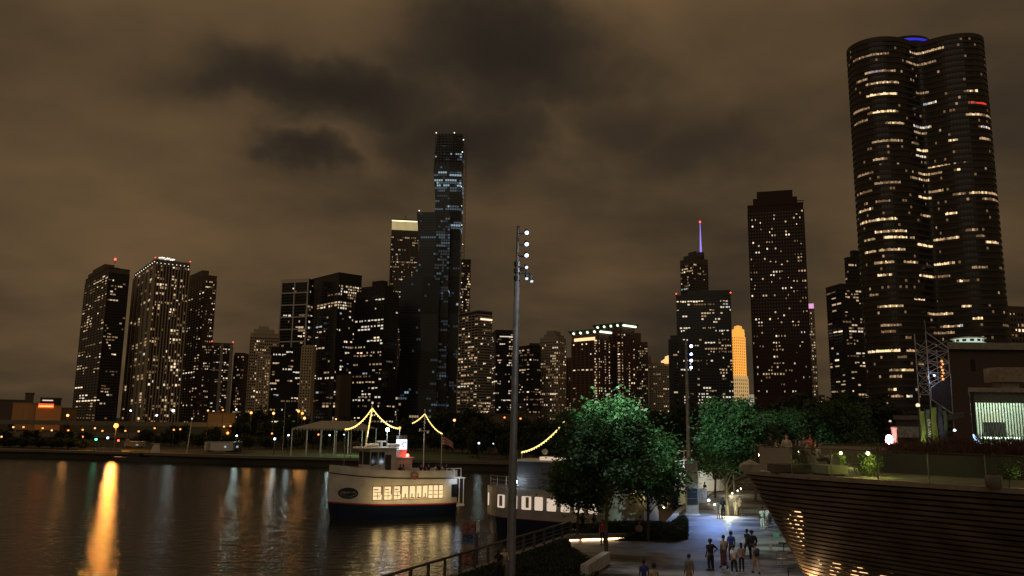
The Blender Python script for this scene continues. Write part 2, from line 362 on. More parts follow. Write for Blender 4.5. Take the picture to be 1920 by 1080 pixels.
tower('apartment_block', 'dim low block in the gap left of the beige stepped tower', 437, 440, 459, 663, 860, 5, 2, 6, 26, brown, None, .25, seed=5, group=G1, depth=20)
tower('apartment_tower', 'beige grid tower with a two-step flat roof left of the white-framed office block', 453, 470, 524, 626, 760, 14, 5, 14, 30, beige, beige, .22, seed=6, group=G1, wf=.62, hf=.5, pier=.3, slab=.35, ph=[(.1, .8, .1, .9, 4), (.25, .6, .2, .8, 7)])
t = tower('office_block', 'lower glass office block between two pale window-grid side wings', 508, 508, 566, 652, 700, 2, 2, 12, 26, black, None, .16, pal=(4, 4, 5, 2, 4, 1, .1), seed=7, group=G1, wf=.85, hf=.5, depth=20, run=.6, pier=0)
def wing(b, x0, x1, yt, D, nb, nf, dn, wall, seed, extra=None):
    rr = random.Random(seed); A = at(x0, yt, D); B = at(x1, yt, D); top = A.z; wd = (B - A).x
    m2 = MB(); m2.box(A.x, A.x + wd, D, D + 14, 0, top); m2.build('side_wing', wall, b)
    win, fr = MB(), MB(); facade(win, fr, Vector((A.x, D, 0)), Vector((1, 0, 0)), Vector((0, -1, 0)), wd, 2, top - 1.5, nb, nf, rr, dn, WARMPAL, .5, .5, .2, .2, .1)
    fr.build('facade_frame', wall, b); win.build('window_panes', PAL, b, kind='stuff')
palew = mat('wall_pale_stone', (.48, .40, .29), .85)
wing(t['b'], 484, 507.5, 665, 697, 5, 26, .35, palew, 71)
wing(t['b'], 566.5, 586, 647, 696, 4, 28, .12, palew, 72)
t = tower('office_tower', 'tall slab with a pale frame round big dark square panels', 530, 579, 589, 524, 900, 72, 10, 3, 46, black, mat('wall_panel_dark', (.05, .05, .052), .6), .07, seed=8, group=G1, wf=.86, hf=.6, pier=.1, slab=.1, run=.5, denr=.12)
m2 = MB(); A = t['C'] + t['v'] * t['ll']; d = -t['v']; n = -t['u']; H = t['top']
for i in range(3): m2.obox(A + d * (t['ll'] * i / 2) + n * .8 + Vector((0, 0, H / 2)), d * .7, n * .6, Vector((0, 0, H / 2)))
for j in range(9): m2.obox(A + d * (t['ll'] / 2) + n * .75 + Vector((0, 0, H - 1 - j * 14)), d * t['ll'] / 2, n * .5, Vector((0, 0, .7 if j else 2.2)))
m2.build('panel_frame', offwhite, t['b'])
t = tower('office_tower', 'dark tower with a broad bright window block near its roof, left of the chamfered tower', 585, 636, 679, 512, 880, 42, 8, 10, 50, black, darkw, .06, seed=9, group=G1, topgap=.075, wf=.75, denr=.16,
          hotr=[(.12, .98, .90, .985, .97), (0, .35, .90, .985, .3), (0, .5, .83, .862, .95)], hotl=[(.15, .95, .828, .862, .9)], pal=(3, 3, 4, 2, 4, .5, .05), hf=.6)
m2 = MB(); c0 = t['C']; 
m2.obox(c0 - t['v'] * 5 + t['u'] * (t['lr'] * .5) + Vector((0, 0, 28)), t['u'] * t['lr'] * .42, t['v'] * 4.8, Vector((0, 0, 28))); m2.build('podium', brown, t['b'])
t = tower('apartment_tower', 'black tower with chamfered shoulders and warm windows, just left of the tallest glass tower', 668, 722, 748, 545, 830, 55, 9, 5, 44, black, black, .13, seed=10, group=G1, wf=.7, hf=.5, run=.75, ph=[(.15, .8, .1, .9, 6), (.3, .7, .25, .6, 12)], denr=.03, pal=(3, 5, 5, 2, 4, 1.3, .1))
t = tower('office_tower', 'ribbed office tower with a glowing yellow top band behind the tallest glass tower', 733, 735, 786, 411, 1350, 2, 2, 22, 74, mat('wall_granite', (.11, .10, .09), .8), mat('rib_granite', (.17, .15, .13), .8), .16, seed=11, group=G1, wf=.5, hf=.5, pier=.8, slab=0, topgap=.085, depth=50,
          hotr=[(0, 1, .84, .858, 1), (0, 1, .655, .69, .75), (0, 1, .42, .55, .5)], pal=(4, 5, 4, 1.5, 3, .1, 0))
m2 = MB(); A = t['C']
for i in range(24): m2.obox(A + t['u'] * (t['lr'] * (i + .5) / 24) - t['v'] * .5 + Vector((0, 0, t['top'] - 10)), t['u'] * (t['lr'] / 24 * .32), t['v'] * .3, Vector((0, 0, 8.5)))
m2.build('crown_light_band', CROWN, t['b'])
m2 = MB(); m2.obox(A + t['u'] * t['lr'] / 2 - t['v'] * .95 + Vector((0, 0, t['top'] - 2.5)), t['u'] * t['lr'] / 2, t['v'] * .1, Vector((0, 0, .8))); m2.build('crown_light_strip', em('crown_strip', (1, .85, .5), 2.2, False), t['b'])
m2 = MB(); q = A + t['u'] * t['lr'] * .5 + t['v'] * 20; m2.tube([q + Vector((0, 0, t['top'])), q + Vector((0, 0, t['top'] + 14))], [.7, .3], 6); m2.build('antenna', dksteel, t['b'])

# the tallest tower: three stems of stacked frustums
vt = thing('glass_skyscraper', 'tallest dark glass skyscraper in three stems, with faint blue lit floors and a hoist mast', 'skyscraper', tuple(at(810, 790, 950) * 1), G1)
vt.location.z = 0
vglass = mat('tower_glass_blue_black', (.022, .028, .038), .22, var=.35, vs=.02)
vband = mat('tower_glass_slate', (.036, .040, .045), .35, var=.3, vs=.02)
VPAL = [vglass, em('faint_teal_floor', (.45, .62, .8), .03, False), em('teal_floor', (.5, .75, .95), .085, False), em('bright_teal_floor', (.6, .85, 1), .40, False), W_LOW, W_WARM]
def stem_(x0, x1, yt, D, D2, nfr, ph0, seed, lit):
    rr = random.Random(seed); A = at(x0, yt, D); B = at(x1, yt, D); top = A.z; xa, xb = A.x, B.x; cx = (xa + xb) / 2; hw = (xb - xa) / 2
    H = top / nfr; body, win, fl = MB(), MB(), MB(); dp = (D2 - D) / 2; cy = D + dp
    def half(z):
        k = z / H + ph0; f = abs((k % 2) - 1); return hw * (1.03 - .09 * f), dp * (1 - .10 * (1 - f)), (f - .5) * hw * .14
    lv = [H * i for i in range(nfr)] + [top]
    if ph0 % 1: lv = sorted(set([0.0] + [H * (i - ph0 % 1) for i in range(1, nfr + 2) if H * (i - ph0 % 1) < top] + [top]))
    rings = []
    for z in lv:
        a, b, s = half(z); rings.append([(cx + s - a, cy - b, z), (cx + s + a * .12, cy - b - 1.5, z), (cx + s + a, cy - b, z), (cx + s + a, cy + b, z), (cx + s - a, cy + b, z)])
    vs = [q for r in rings for q in r]; n = 5
    fs = [(i * n + j, i * n + (j + 1) % n, (i + 1) * n + (j + 1) % n, (i + 1) * n + j) for i in range(len(rings) - 1) for j in range(n)]
    body.add(vs, fs); body.add(rings[-1], [(0, 1, 2, 3, 4)]); 
    for i, f in enumerate(fs): body.m[i] = 1 if (i % n) in (1,) else 0
    body.build('glass_stem', [vglass, vband], vt)
    # floor edges and lit panes
    fh = 3.4; z = 4
    k = 0
    while z < top - 3:
        i = max(q for q in range(len(lv)) if lv[q] <= z); i = min(i, len(lv) - 2); f = (z - lv[i]) / (lv[i + 1] - lv[i])
        r = [Vector(rings[i][j]).lerp(Vector(rings[i + 1][j]), f) for j in range(5)]
        for j in (0, 1, 2):
            p, q = r[j], r[(j + 1) % 5]; d = (q - p); nn = Vector((d.y, -d.x, 0)).normalized(); d2 = d.normalized()
            fl.obox((p + q) / 2 + nn * .12, d2 * (d.length / 2), nn * .12, Vector((0, 0, .22)))
            nb = max(3, int(d.length / 2.6)); bw = d.length / nb; pr = 0
            for b_ in range(nb):
                u_ = (b_ + .5) / nb; den_, pal_ = lit(j, u_, z / top)
                if pr and rr.random() < .6: mi = pr
                elif rr.random() < den_: mi = rr.choices((1, 2, 3, 4, 5), pal_)[0]
                else: mi = 0
                pr = mi
                if mi == 0: continue
                a = p + d2 * (bw * b_ + .3) + nn * .3; e_ = p + d2 * (bw * (b_ + 1) - .3) + nn * .3
                win.add([a + Vector((0, 0, .5)), e_ + Vector((0, 0, .5)), e_ + Vector((0, 0, 2.9)), a + Vector((0, 0, 2.9))], [(0, 1, 2, 3)], mi)
        z += fh; k += 1
    fl.build('floor_edges', vband, vt, kind='stuff'); 
    if win.v: win.build('window_panes', VPAL, vt, kind='stuff')
    return cx, cy, hw, dp, top
def litA(j, u, h):
    for a, b, dn in ((.80, .835, .8), (.905, .925, .25), (.72, .74, .6), (.66, .685, .7), (.79, .80, .5), (.845, .86, .5)):
        if a < h < b: return dn, (3, 4, 3, 0, 0)
    return (.10, (5, 2, .2, .6, .1)) if h < .25 else (.03, (5, 2, .4, .2, 0))
def litB(j, u, h):
    if j == 1 and .72 < h < .97: return .45, (6, 4, .35, 0, 0)
    if j == 1 and .55 < h < .72: return .16, (7, 2, .1, 0, 0)
    if .60 < h < .63: return .8, (3, 3, 3, 0, 0)
    if j == 1 and .2 < h < .5: return .22, (9, .7, 0, .3, 0)
    return .03, (4, 1, 0, .4, .1)
def litC(j, u, h):
    if h < .25: return .10, (4, 2, .2, 1.5, .3)
    return .012, (4, 1, .1, .5, .2)
cA = stem_(817, 868, 251, 965, 1000, 8, 0, 1, litA)
cB = stem_(784, 845, 397, 945, 978, 6, 1, 2, litB)
cC = stem_(751, 825, 519, 925, 955, 4, 0, 3, litC)
# open construction floors on top, hoist mast
mb = MB()
for i in range(10):
    z = cA[4] - 3 - i * 3.6; mb.box(cA[0] - cA[2] - .8, cA[0] + cA[2] + .8, 963.2, 963.9, z, z + .5)
for i in range(9): x = cA[0] - cA[2] + i * cA[2] / 4; mb.box(x - .25, x + .25, 963.0, 963.5, cA[4] - 40, cA[4] + 1)
mb.build('construction_floors', vband, vt)
hx = at(875, 251, 962); mb = MB()
for s in (-1, 1): mb.box(hx.x + s * .9 - .18, hx.x + s * .9 + .18, 961, 961.4, 0, hx.z)
for i in range(58): z = i * 6; mb.tube([(hx.x - .9, 961.2, z), (hx.x + .9, 961.2, z + 6)], .12, 4)
for i in range(28): z = 20 + i * 12; mb.box(hx.x - 6, hx.x, 961.6, 962, z, z + .4)
mb.build('hoist_mast', dksteel, vt)
mb = MB()
for px, py in ((818, 249), (852, 249), (869, 262), (867, 285), (786, 395)): q = at(px, py, 940); mb.ball(q, .7, 6)
for i in range(12): q = at(866 + rr.uniform(-1, 2), 350 + i * 36, 941); mb.ball(q, .5, 6)
mb.build('work_lights', em('work_lamp', (1, .9, .7), 2.0, False), vt)

tower('office_tower', 'tall banded tower showing as a strip behind the right of the tallest glass tower', 862, 864, 883, 487, 1150, 3, 2, 9, 60, darkw, brown, .30, seed=13, group=G1, depth=30, wf=.85, hf=.5, pier=0, run=.3)
t = tower('apartment_tower', 'tower with warm windows on a dark face and a peach strip atop its grey face', 861, 897, 923, 583, 800, 36, 6, 10, 40, darkw, grey, .40, seed=14, group=G1, wf=.8, hf=.5, run=.5, denr=.10, pier=.1, slab=.15, colsl={}, hotr=[(0, 1, 0, .22, .65)])
m2 = MB(); m2.obox(t['C'] + t['u'] * t['lr'] * .55 - t['v'] * .8 + Vector((0, 0, t['top'] - 8)), t['u'] * t['lr'] * .42, t['v'] * .2, Vector((0, 0, .8))); m2.build('roof_light_strip', em('peach_strip', (1, .68, .45), 1.6, False), t['b'])
t = tower('office_tower', 'blue-black glass tower half hidden by the near lamp mast, white strip under its roof', 921, 930, 965, 620, 830, 8, 3, 10, 40, bluew, None, .2, seed=15, group=G1, wf=.8, hf=.5, pal=(4, 3, 3, 1.5, 3, 1, .1), slab=.15, pier=0, depth=15)
m2 = MB(); m2.obox(t['C'] + t['u'] * t['lr'] * .6 - t['v'] * .6 + Vector((0, 0, t['top'] - 6)), t['u'] * t['lr'] * .4, t['v'] * .2, Vector((0, 0, .5))); m2.build('roof_light_strip', W_WHITE, t['b'])
tower('office_tower', 'flat-roofed black tower just right of the near lamp mast', 969, 993, 1014, 649, 780, 35, 5, 6, 32, black, darkw, .22, seed=16, group=G1, wf=.8, hf=.5, run=.6, slab=.15, pier=0, denr=.10)
tower('apartment_tower', 'pale grid tower with a small stepped penthouse and many warm windows, centre of the skyline', 1013, 1047, 1061, 634, 800, 60, 9, 5, 32, grey, beige, .42, seed=17, group=G1, wf=.6, hf=.55, run=.3, ph=[(0, 1, .1, .8, 3), (.1, .9, .25, .7, 7)], pier=.4, slab=.3)
tower('apartment_tower', 'low roof with a row of small lights behind the black and the pale grid towers', 992, 993, 1016, 645, 900, 3, 2, 5, 20, darkw, None, .35, seed=18, group=G1, depth=15)
tower('apartment_tower', 'slim brown tower squeezed left of the green-lit twin towers', 1061, 1062, 1075, 672, 900, 3, 1, 3, 32, brown, None, .12, seed=19, group=G1, depth=15)
grn = mat('copper_green_roof', (.07, .14, .10), .7)
def twin(xl, xc, xr, yt, D, phi, lab, seed, hl, hr, left_gap):
    t = tower('residential_tower', lab, xl, xc, xr, yt, D, phi, 6, 6, 34, mat('wall_oxblood', (.10, .055, .04), .85), mat('frame_oxblood', (.12, .07, .05), .85), .05, seed=seed, group=G1, wf=.55, hf=.5, denr=.05, colsl={5: .95}, colsr={0: .85, 3: .75, 5: .5}, run=.15, topgap=.05,
              hotl=[(.0, .9, .62, .665, .8), (.0, .6, .93, .96, .9)] if hl else None, pal=(3, 4, 5, 3, 1.5, .1, 0))
    C0, u, v = t['C'], t['u'], t['v']; top = t['top']; cx = C0 + u * t['lr'] / 2 + v * t['ll'] / 2
    m2 = MB(); e = 3.2
    lo = [cx + u * (sx * (t['lr'] / 2 + .3)) + v * (sy * (t['ll'] / 2 + .3)) + Vector((0, 0, top + 1)) for sx, sy in ((-1, -1), (1, -1), (1, 1), (-1, 1))]
    hi = [cx + u * (sx * (t['lr'] / 2 + e)) + v * (sy * (t['ll'] / 2 + e)) + Vector((0, 0, top + 5)) for sx, sy in ((-1, -1), (1, -1), (1, 1), (-1, 1))]
    m2.add(lo + hi, [(0, 1, 5, 4), (1, 2, 6, 5), (2, 3, 7, 6), (3, 0, 4, 7), (4, 5, 6, 7)]); m2.build('flared_roof', grn, t['b'])
    for i in range(4):
        q = C0 + v * (t['ll'] * (i + .3) / 3.7) - u * (1.6) + Vector((0, 0, top + 2.6)); m3 = MB(); m3.ball(q, 1.15, 8); m3.build('roof_lamp', CROWNW, t['b'])
    m3 = MB(); q0 = C0 - v * 1.8 + u * (t['lr'] * .05) + Vector((0, 0, top + 2.6)); q1 = C0 - v * 1.8 + u * (t['lr'] * .98) + Vector((0, 0, top + 2.6))
    m3.tube([q0, q1], .85, 8); m3.build('roof_light_strip', CROWNW, t['b'])
    return t
twin(1118, 1164, 1190, 615, 760, 42, 'taller rear one of the twin towers with white-green lamps under flared roofs', 21, False, True, 0)
t = twin(1073, 1121, 1144, 627, 730, 42, 'front one of the twin towers with a lit orange band under its flared roof', 20, True, False, 0)
m3 = MB(); m3.obox(t['C'] + t['v'] * t['ll'] * .5 - t['u'] * .6 + Vector((0, 0, t['top'] - 3.5)), t['v'] * t['ll'] * .4, t['u'] * .2, Vector((0, 0, 1.4))); m3.build('attic_light_band', em('attic_orange', (1, .6, .28), 1.5, False), t['b'])
tower('apartment_tower', 'plain brown stepped tower just right of the twin green-roofed towers', 1188, 1190, 1214, 643, 800, 3, 2, 8, 36, brown, brown, .20, seed=22, group=G1, depth=15, ph=(0, .5, 0, 1, 9), hf=.55)
t = tower('hotel_tower', 'square-windowed stone tower with a small glowing amber crown on its right corner', 1215, 1217, 1268, 682, 820, 2, 2, 14, 26, beige, beige, .20, seed=23, group=G1, depth=20, wf=.5, hf=.45, hotr=[(.9, 1, 0, 1, .6)])
q = t['C'] + t['u'] * t['lr'] * .72 + t['v'] * 6; m3 = MB(); m3.lathe(q + Vector((0, 0, t['top'])), [(7.6, 0), (7.6, 3.2), (6.8, 3.4), (3.6, 5.6), (3.6, 7.5), (.1, 9)], 16); m3.build('lit_crown', em('amber_crown', (1, .55, .2), 1.3, False), t['b'])
q = t['C'] + t['u'] * 1 + t['v'] * 4; m3 = MB(); m3.lathe(q + Vector((0, 0, t['top'])), [(3, 0), (3, 6), (.1, 9)], 10); m3.build('corner_turret', mat('turret_stone', (.3, .22, .15), .8), t['b'])

# spired glass tower
t = tower('glass_tower', 'rounded glass tower with a thin violet-lit spire', 1275, 1300, 1327, 484, 1250, 30, 8, 8, 56, mat('glass_bronze', (.085, .08, .068), .25), None, .13, seed=24, group=G1, wf=.8, hf=.5, slab=.2, pier=0, ph=[(.1, .95, .2, .85, 6), (.35, .95, .2, .75, 13)], hotl=[(0, 1, .945, .97, .9)])
q = at(1314, 470, 1262); mb = MB(); z0 = q.z - 2; z1 = at(1312, 416, 1262).z; mb.tube([(q.x, 1262, z0), (q.x, 1262, z0 + (z1 - z0) * .55), (q.x, 1262, z1)], [1.6, .9, .35], 8); mb.build('spire', PURP, t['b'])
mb = MB(); mb.ball((q.x, 1262, z1), 1.5, 6); mb.build('beacon', RED_B, t['b'])
t = tower('office_tower', 'broad black glass tower with white-lit windows in front of the spired tower', 1266, 1268, 1370, 556, 640, 3, 2, 20, 44, bluew, bluew, .17, seed=25, group=G1, wf=.72, hf=.5, run=.55, depth=30, slab=.2, pier=0, pal=(3, 3, 5, 1.5, 6, .7, .3), beacons=2, ph=(.22, 1, .1, .9, 4), hotr=[(.2, .55, .935, .96, .95), (.0, .5, .03, .06, .8)])
tower('office_annex', 'narrow dark annex against the left edge of the broad black glass tower', 1256, 1257, 1266, 631, 650, 3, 1, 2, 32, bluew, None, .5, seed=26, group=G1, depth=20)
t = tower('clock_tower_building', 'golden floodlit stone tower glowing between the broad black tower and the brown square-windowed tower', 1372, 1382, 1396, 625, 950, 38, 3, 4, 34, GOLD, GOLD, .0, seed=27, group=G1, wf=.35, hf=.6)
_g = em('gold_floodlit_glow_pale', (1, .62, .24), .5, False)  # base walls glow too, instead of being floodlit
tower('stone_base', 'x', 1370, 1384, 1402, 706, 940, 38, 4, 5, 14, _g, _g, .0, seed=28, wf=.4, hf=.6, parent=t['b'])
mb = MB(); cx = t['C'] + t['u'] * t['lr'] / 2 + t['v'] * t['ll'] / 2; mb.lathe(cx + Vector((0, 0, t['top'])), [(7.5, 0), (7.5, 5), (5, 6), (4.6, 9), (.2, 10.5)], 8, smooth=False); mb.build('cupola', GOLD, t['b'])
tower('stone_building', 'pale floodlit corner building with blue lights right of the golden tower', 1402, 1403, 1413, 742, 700, 3, 1, 3, 12, em('pale_floodlit_glow', (1, .85, .62), .30, False), None, .3, pal=(0, 1, 1, 1, 3, 1, 2), seed=29, group=G1, depth=15)  # floodlighting put into the wall material as its own glow
dkb = mat('wall_dark_oxblood', (.055, .030, .024), .85)
t = tower('apartment_tower', 'tall brown tower with stepped shoulders and square lit windows, left of the curved tower', 1401, 1402, 1506, 388, 560, 2.5, 2, 20, 54, dkb, dkb, .165, seed=30, group=G1, wf=.5, hf=.5, pier=.35, slab=.35, run=.25, depth=30, topgap=.03, zbot=28, pal=(3, 5, 6, 2.2, 1.2, .35, .02),
          ph=[(.10, .90, .05, .95, 5), (.175, .825, .1, .9, 10.5)])
mb = MB()
for i in range(5): q = t['C'] + t['u'] * (t['lr'] * (.5 + i * .05)) - t['v'] * .2; mb.box(q.x - .5, q.x + .5, q.y - .3, q.y + .2, 4, 22)
mb.build('podium_louvres', darkw, t['b'])
mb = MB(); q = at(1478, 752, 555)
for i in range(3): mb.obox(q + Vector((0, 0, i * 2 - 3)), Vector((.35, 0, 0)), Vector((0, .2, 0)), Vector((0, 0, .8)))
mb.obox(at(1487, 758, 555), Vector((.8, 0, 0)), Vector((0, .2, 0)), Vector((0, 0, 1)))
mb.build('entrance_sign_light', W_BLUE, t['b'])
q = t['C'] + t['u'] * t['lr'] * .9; mb = MB(); mb.box(q.x - 1, q.x + 6, q.y + 3, q.y + 3.6, t['top'] + 3, t['top'] + 3.5); mb.box(q.x - .5, q.x, q.y + 3, q.y + 3.6, t['top'], t['top'] + 3.2); mb.build('roof_crane_arm', dksteel, t['b'])
t = tower('slim_tower', 'slim tower with a pink-lit crown behind the right edge of the brown tower', 1508, 1510, 1526, 578, 800, 3, 1, 4, 44, brown, grey, .3, seed=31, group=G1, depth=15)
mb = MB(); mb.obox(t['C'] + t['u'] * t['lr'] / 2 - t['v'] * .5 + Vector((0, 0, t['top'] + 2)), t['u'] * t['lr'] / 2, t['v'] * .5, Vector((0, 0, 2.4))); mb.build('crown_light_band', PINK, t['b'])
tower('low_tower', 'small far tower seen low in the gap between the brown tower and the curved tower', 1534, 1535, 1546, 742, 900, 3, 1, 3, 10, brown, None, .3, seed=32, group=G1, depth=15)
tower('glass_tower', 'dim stepped tower peeking out behind the left edge of the curved tower', 1583, 1590, 1625, 484, 640, 10, 2, 7, 50, black, darkw, .10, seed=33, group=G1, wf=.8, pier=0, depth=20, run=.5, ph=(.3, .9, .1, .9, 6))
tower('glass_tower', 'lower round-topped tower at the left foot of the curved tower', 1569, 1576, 1625, 534, 600, 10, 3, 9, 46, darkw, None, .22, seed=34, group=G1, wf=.8, pier=0, depth=20, run=.5)
tower('low_tower', 'narrow low tower standing left of the round-topped tower beside the curved tower', 1566, 1567, 1574, 664, 620, 10, 1, 2, 26, darkw, None, .35, seed=35, group=G1, depth=10)
tower('apartment_block', 'dark block behind the right side of the curved tower at the picture edge', 1880, 1884, 1990, 577, 420, 8, 2, 16, 24, brown, None, .10, seed=36, group=G1, depth=20)

# ---------------------------------------------------------------- the curved three-winged tower
LP_Y = 392.0; q = at(1734, 600, LP_Y); LPX = q.x
lp_top = at(1640, 66, LP_Y - 25).z
lp = thing('curved_tower', 'huge black three-lobed curved tower with warm strips of windows, largest at the right', 'skyscraper', (LPX, LP_Y, 0), G1)
def lp_r(th):
    c = cos(3 * (th - R(LP_A))); return LP_S * (25.0 + 9.3 * c - 1.2 * c * c)
LP_A = 203; LP_S = 1.06
NS = 180
def lp_pt(i, off=0.0, z=0.0):
    th = 2 * pi * (i % NS) / NS; e = .01
    p = Vector((lp_r(th) * cos(th), lp_r(th) * sin(th), 0)); q = Vector((lp_r(th + e) * cos(th + e), lp_r(th + e) * sin(th + e), 0)); tt = (q - p).normalized(); n = Vector((tt.y, -tt.x, 0))
    return p + n * off + Vector((0, 0, z))
ring = [lp_pt(i) for i in range(NS)]
NFL = 66; fh = lp_top / NFL
lpw = mat('tower_bronze_black', (.022, .019, .017), .45, var=.2, vs=.05)
lpg = mat('tower_bronze_glass', (.030, .026, .022), .18, var=.35, vs=.3)
lps = mat('tower_floor_edge', (.05, .042, .036), .6)
mb = MB(); mb.prism([(p.x, p.y) for p in ring], 0, lp_top + 1); sub(lp, 'curved_wall', mb.mesh('curved_wall', lpw))
mb = MB(); VIS = [i for i in range(NS) if R(150) < 2 * pi * i / NS < R(350)]
for j in range(NFL + 1):
    z = j * fh
    for i in VIS:
        a, b = lp_pt(i, .35, z), lp_pt(i + 1, .35, z); hgt = .62 if j % 22 else 1.2
        mb.quad(a + Vector((0, 0, -hgt)), b + Vector((0, 0, -hgt)), b + Vector((0, 0, hgt)), a + Vector((0, 0, hgt)))
        a2, b2 = lp_pt(i, 0, z), lp_pt(i + 1, 0, z); mb.quad(a + Vector((0, 0, hgt)), b + Vector((0, 0, hgt)), b2 + Vector((0, 0, hgt)), a2 + Vector((0, 0, hgt))); mb.quad(a2 + Vector((0, 0, -hgt)), b2 + Vector((0, 0, -hgt)), b + Vector((0, 0, -hgt)), a + Vector((0, 0, -hgt)))
o = sub(lp, 'floor_edges', mb.mesh('floor_edges', lps)); o['kind'] = 'stuff'
mb = MB()
for j in range(NFL):
    for i in VIS:
        a, b = lp_pt(i, .06, j * fh + .7), lp_pt(i + 1, .06, j * fh + .7); a, b = a.lerp(b, .1), a.lerp(b, .9); h = Vector((0, 0, fh - 1.4)); mb.quad(a, b, b + h, a + h)
o = sub(lp, 'dark_window_panes', mb.mesh('dark_window_panes', lpg)); o['kind'] = 'stuff'
# lit strips: (x0, x1, y) as read on the photograph; each strip is one row of panes in one flat
strips = [(1600,1664,96,2),(1706,1764,95,3),(1697,1750,113,2),(1622,1676,125,3),(1632,1655,131,8),(1607,1622,142,2),(1622,1680,155,3),(1718,1738,174,2),(1730,1752,184,5),(1803,1828,169,4),(1623,1678,176,4),(1600,1625,203,2),(1627,1682,208,4),(1601,1624,224,2),(1660,1690,220,3),(1820,1848,190,7),(1807,1856,210,3),(1832,1856,232,5),(1632,1684,258,2),(1713,1745,232,5),(1713,1735,243,2),(1775,1792,256,3),(1835,1850,252,3),(1634,1660,290,3),(1718,1737,277,4),(1718,1735,286,5),(1708,1720,258,1),(1740,1780,308,3),(1728,1765,318,2),(1786,1797,318,4),(1607,1632,318,2),(1636,1684,334,2),(1704,1717,333,2),(1721,1740,327,3),(1722,1740,338,3),(1742,1765,350,2),(1614,1634,350,1),(1784,1808,358,2),(1812,1868,357,3),(1838,1870,367,2),(1723,1744,371,4),(1640,1664,368,1),(1609,1632,394,3),(1612,1680,402,3),(1617,1636,413,2),(1724,1742,402,3),(1770,1788,393,4),(1805,1824,424,3),(1825,1841,433,2),(1638,1695,432,3),(1655,1696,441,4),(1620,1636,448,2),(1703,1712,438,2),(1749,1792,446,3),(1720,1746,455,4),(1845,1869,454,4),(1621,1640,470,3),(1645,1694,466,3),(1645,1670,486,4),(1636,1672,488,2),(1700,1714,491,3),(1752,1774,489,4),(1782,1788,490,2),(1644,1666,511,4),(1722,1752,509,4),(1757,1778,512,1),(1800,1812,521,4),(1818,1848,499,2),(1630,1645,550,2),(1648,1688,567,3),(1712,1730,559,4),(1800,1820,565,4),(1740,1782,587,3),(1822,1838,587,4),(1648,1684,600,2),(1650,1676,613,1),(1652,1683,647,4),(1696,1712,647,3),(1628,1680,659,4),(1680,1697,660,1),(1720,1728,675,3),(1667,1685,694,2),(1690,1712,693,3),(1666,1685,706,2),(1668,1680,729,4),(1662,1688,741,2),(1698,1705,742,5),(1762,1788,611,3),(1793,1803,611,5),(1750,1788,621,2),(1880,1890,600,1),(1695,1706,625,1)]
LPM = [lpg, W_DIM, W_LOW, em('flat_warm', (1, .66, .33), .62, False), em('flat_hot', (1, .72, .38), 1.5, False), W_COOL, None, em('window_red', (1, .06, .04), .9, False), em('window_violet_blue', (.1, .12, 1), .35, False)]
P2 = {}
for j in range(NFL):
    for i in VIS:
        v_ = lp_pt(i, .1, (j + .5) * fh) + Vector((LPX, LP_Y, 0))
        nn = (lp_pt(i, 1) - lp_pt(i, 0)); 
        if nn.dot(CAM - v_) > 0: P2[(i, j)] = proj(v_)
rr = random.Random(3)
for (x0, x1, y, k) in strips:
    y += 4
    # find the floor whose row is nearest to y midway along the strip
    xm = (x0 + x1) / 2; best = min(P2, key=lambda q: abs(P2[q][0] - xm) * .6 + abs(P2[q][1] - y)); j = best[1]; i0 = best[0]
    seg = [i0]
    for s in (-1, 1):
        i = i0 + s
        while (i, j) in P2 and x0 - 1 <= P2[(i, j)][0] <= x1 + 1 and abs(i - i0) < 40:
            seg.append(i); i += s
    mb = MB()
    for i in sorted(seg):
        unlit = rr.random() < .10
        for f0, f1 in ((.04, .47), (.53, .96)):
            a, b = lp_pt(i, .10, j * fh + .75), lp_pt(i + 1, .10, j * fh + .75); a, b = a.lerp(b, f0), a.lerp(b, f1); h = Vector((0, 0, fh - 1.7 - rr.random() * .5))
            r_ = rr.random(); mi = 3 if unlit else (1 if r_ < .55 else (0 if r_ < .85 else 2))
            mb.quad(a, b, b + h, a + h, mi)
    m0 = LPM[k]; lo = LPM[max(1, k - 1)] if k < 6 else m0; hi = LPM[min(4, k + 1)] if k < 5 else m0
    sub(lp, 'lit_window', mb.mesh('lit_window', [lo, m0, hi, W_DIM]))
mb = MB()
for i in range(360):
    i_, j_ = rr.choice(VIS), rr.randrange(NFL); a, b = lp_pt(i_, .10, j_ * fh + .75), lp_pt(i_ + 1, .10, j_ * fh + .75); a, b = a.lerp(b, .15), a.lerp(b, .85); h = Vector((0, 0, fh - 1.8)); mb.quad(a, b, b + h, a + h, rr.choice((0, 0, 0, 1)))
o = sub(lp, 'dim_window_panes', mb.mesh('dim_window_panes', [W_DIM, W_LOW])); o['kind'] = 'stuff'
mb = MB(); mb.lathe((-1, 2, lp_top), [(14, 0), (14, 7), (13.4, 7.2), (.1, 7.4)], 40); sub(lp, 'roof_drum', mb.mesh('roof_drum', lpw))
mb = MB(); mb.lathe((-1, 2, lp_top), [(14.15, 4.2), (14.15, 5.6)], 40); sub(lp, 'blue_light_ring', mb.mesh('blue_light_ring', em('drum_blue', (.05, .05, 1), .55, False)))
mb = MB(); mb.ball((-14, -2, lp_top + 5), 1.1, 6); mb.tube([(-14, -2, lp_top), (-14, -2, lp_top + 4)], .2, 6, 1); sub(lp, 'beacon', mb.mesh('beacon', [RED_B, dksteel]))

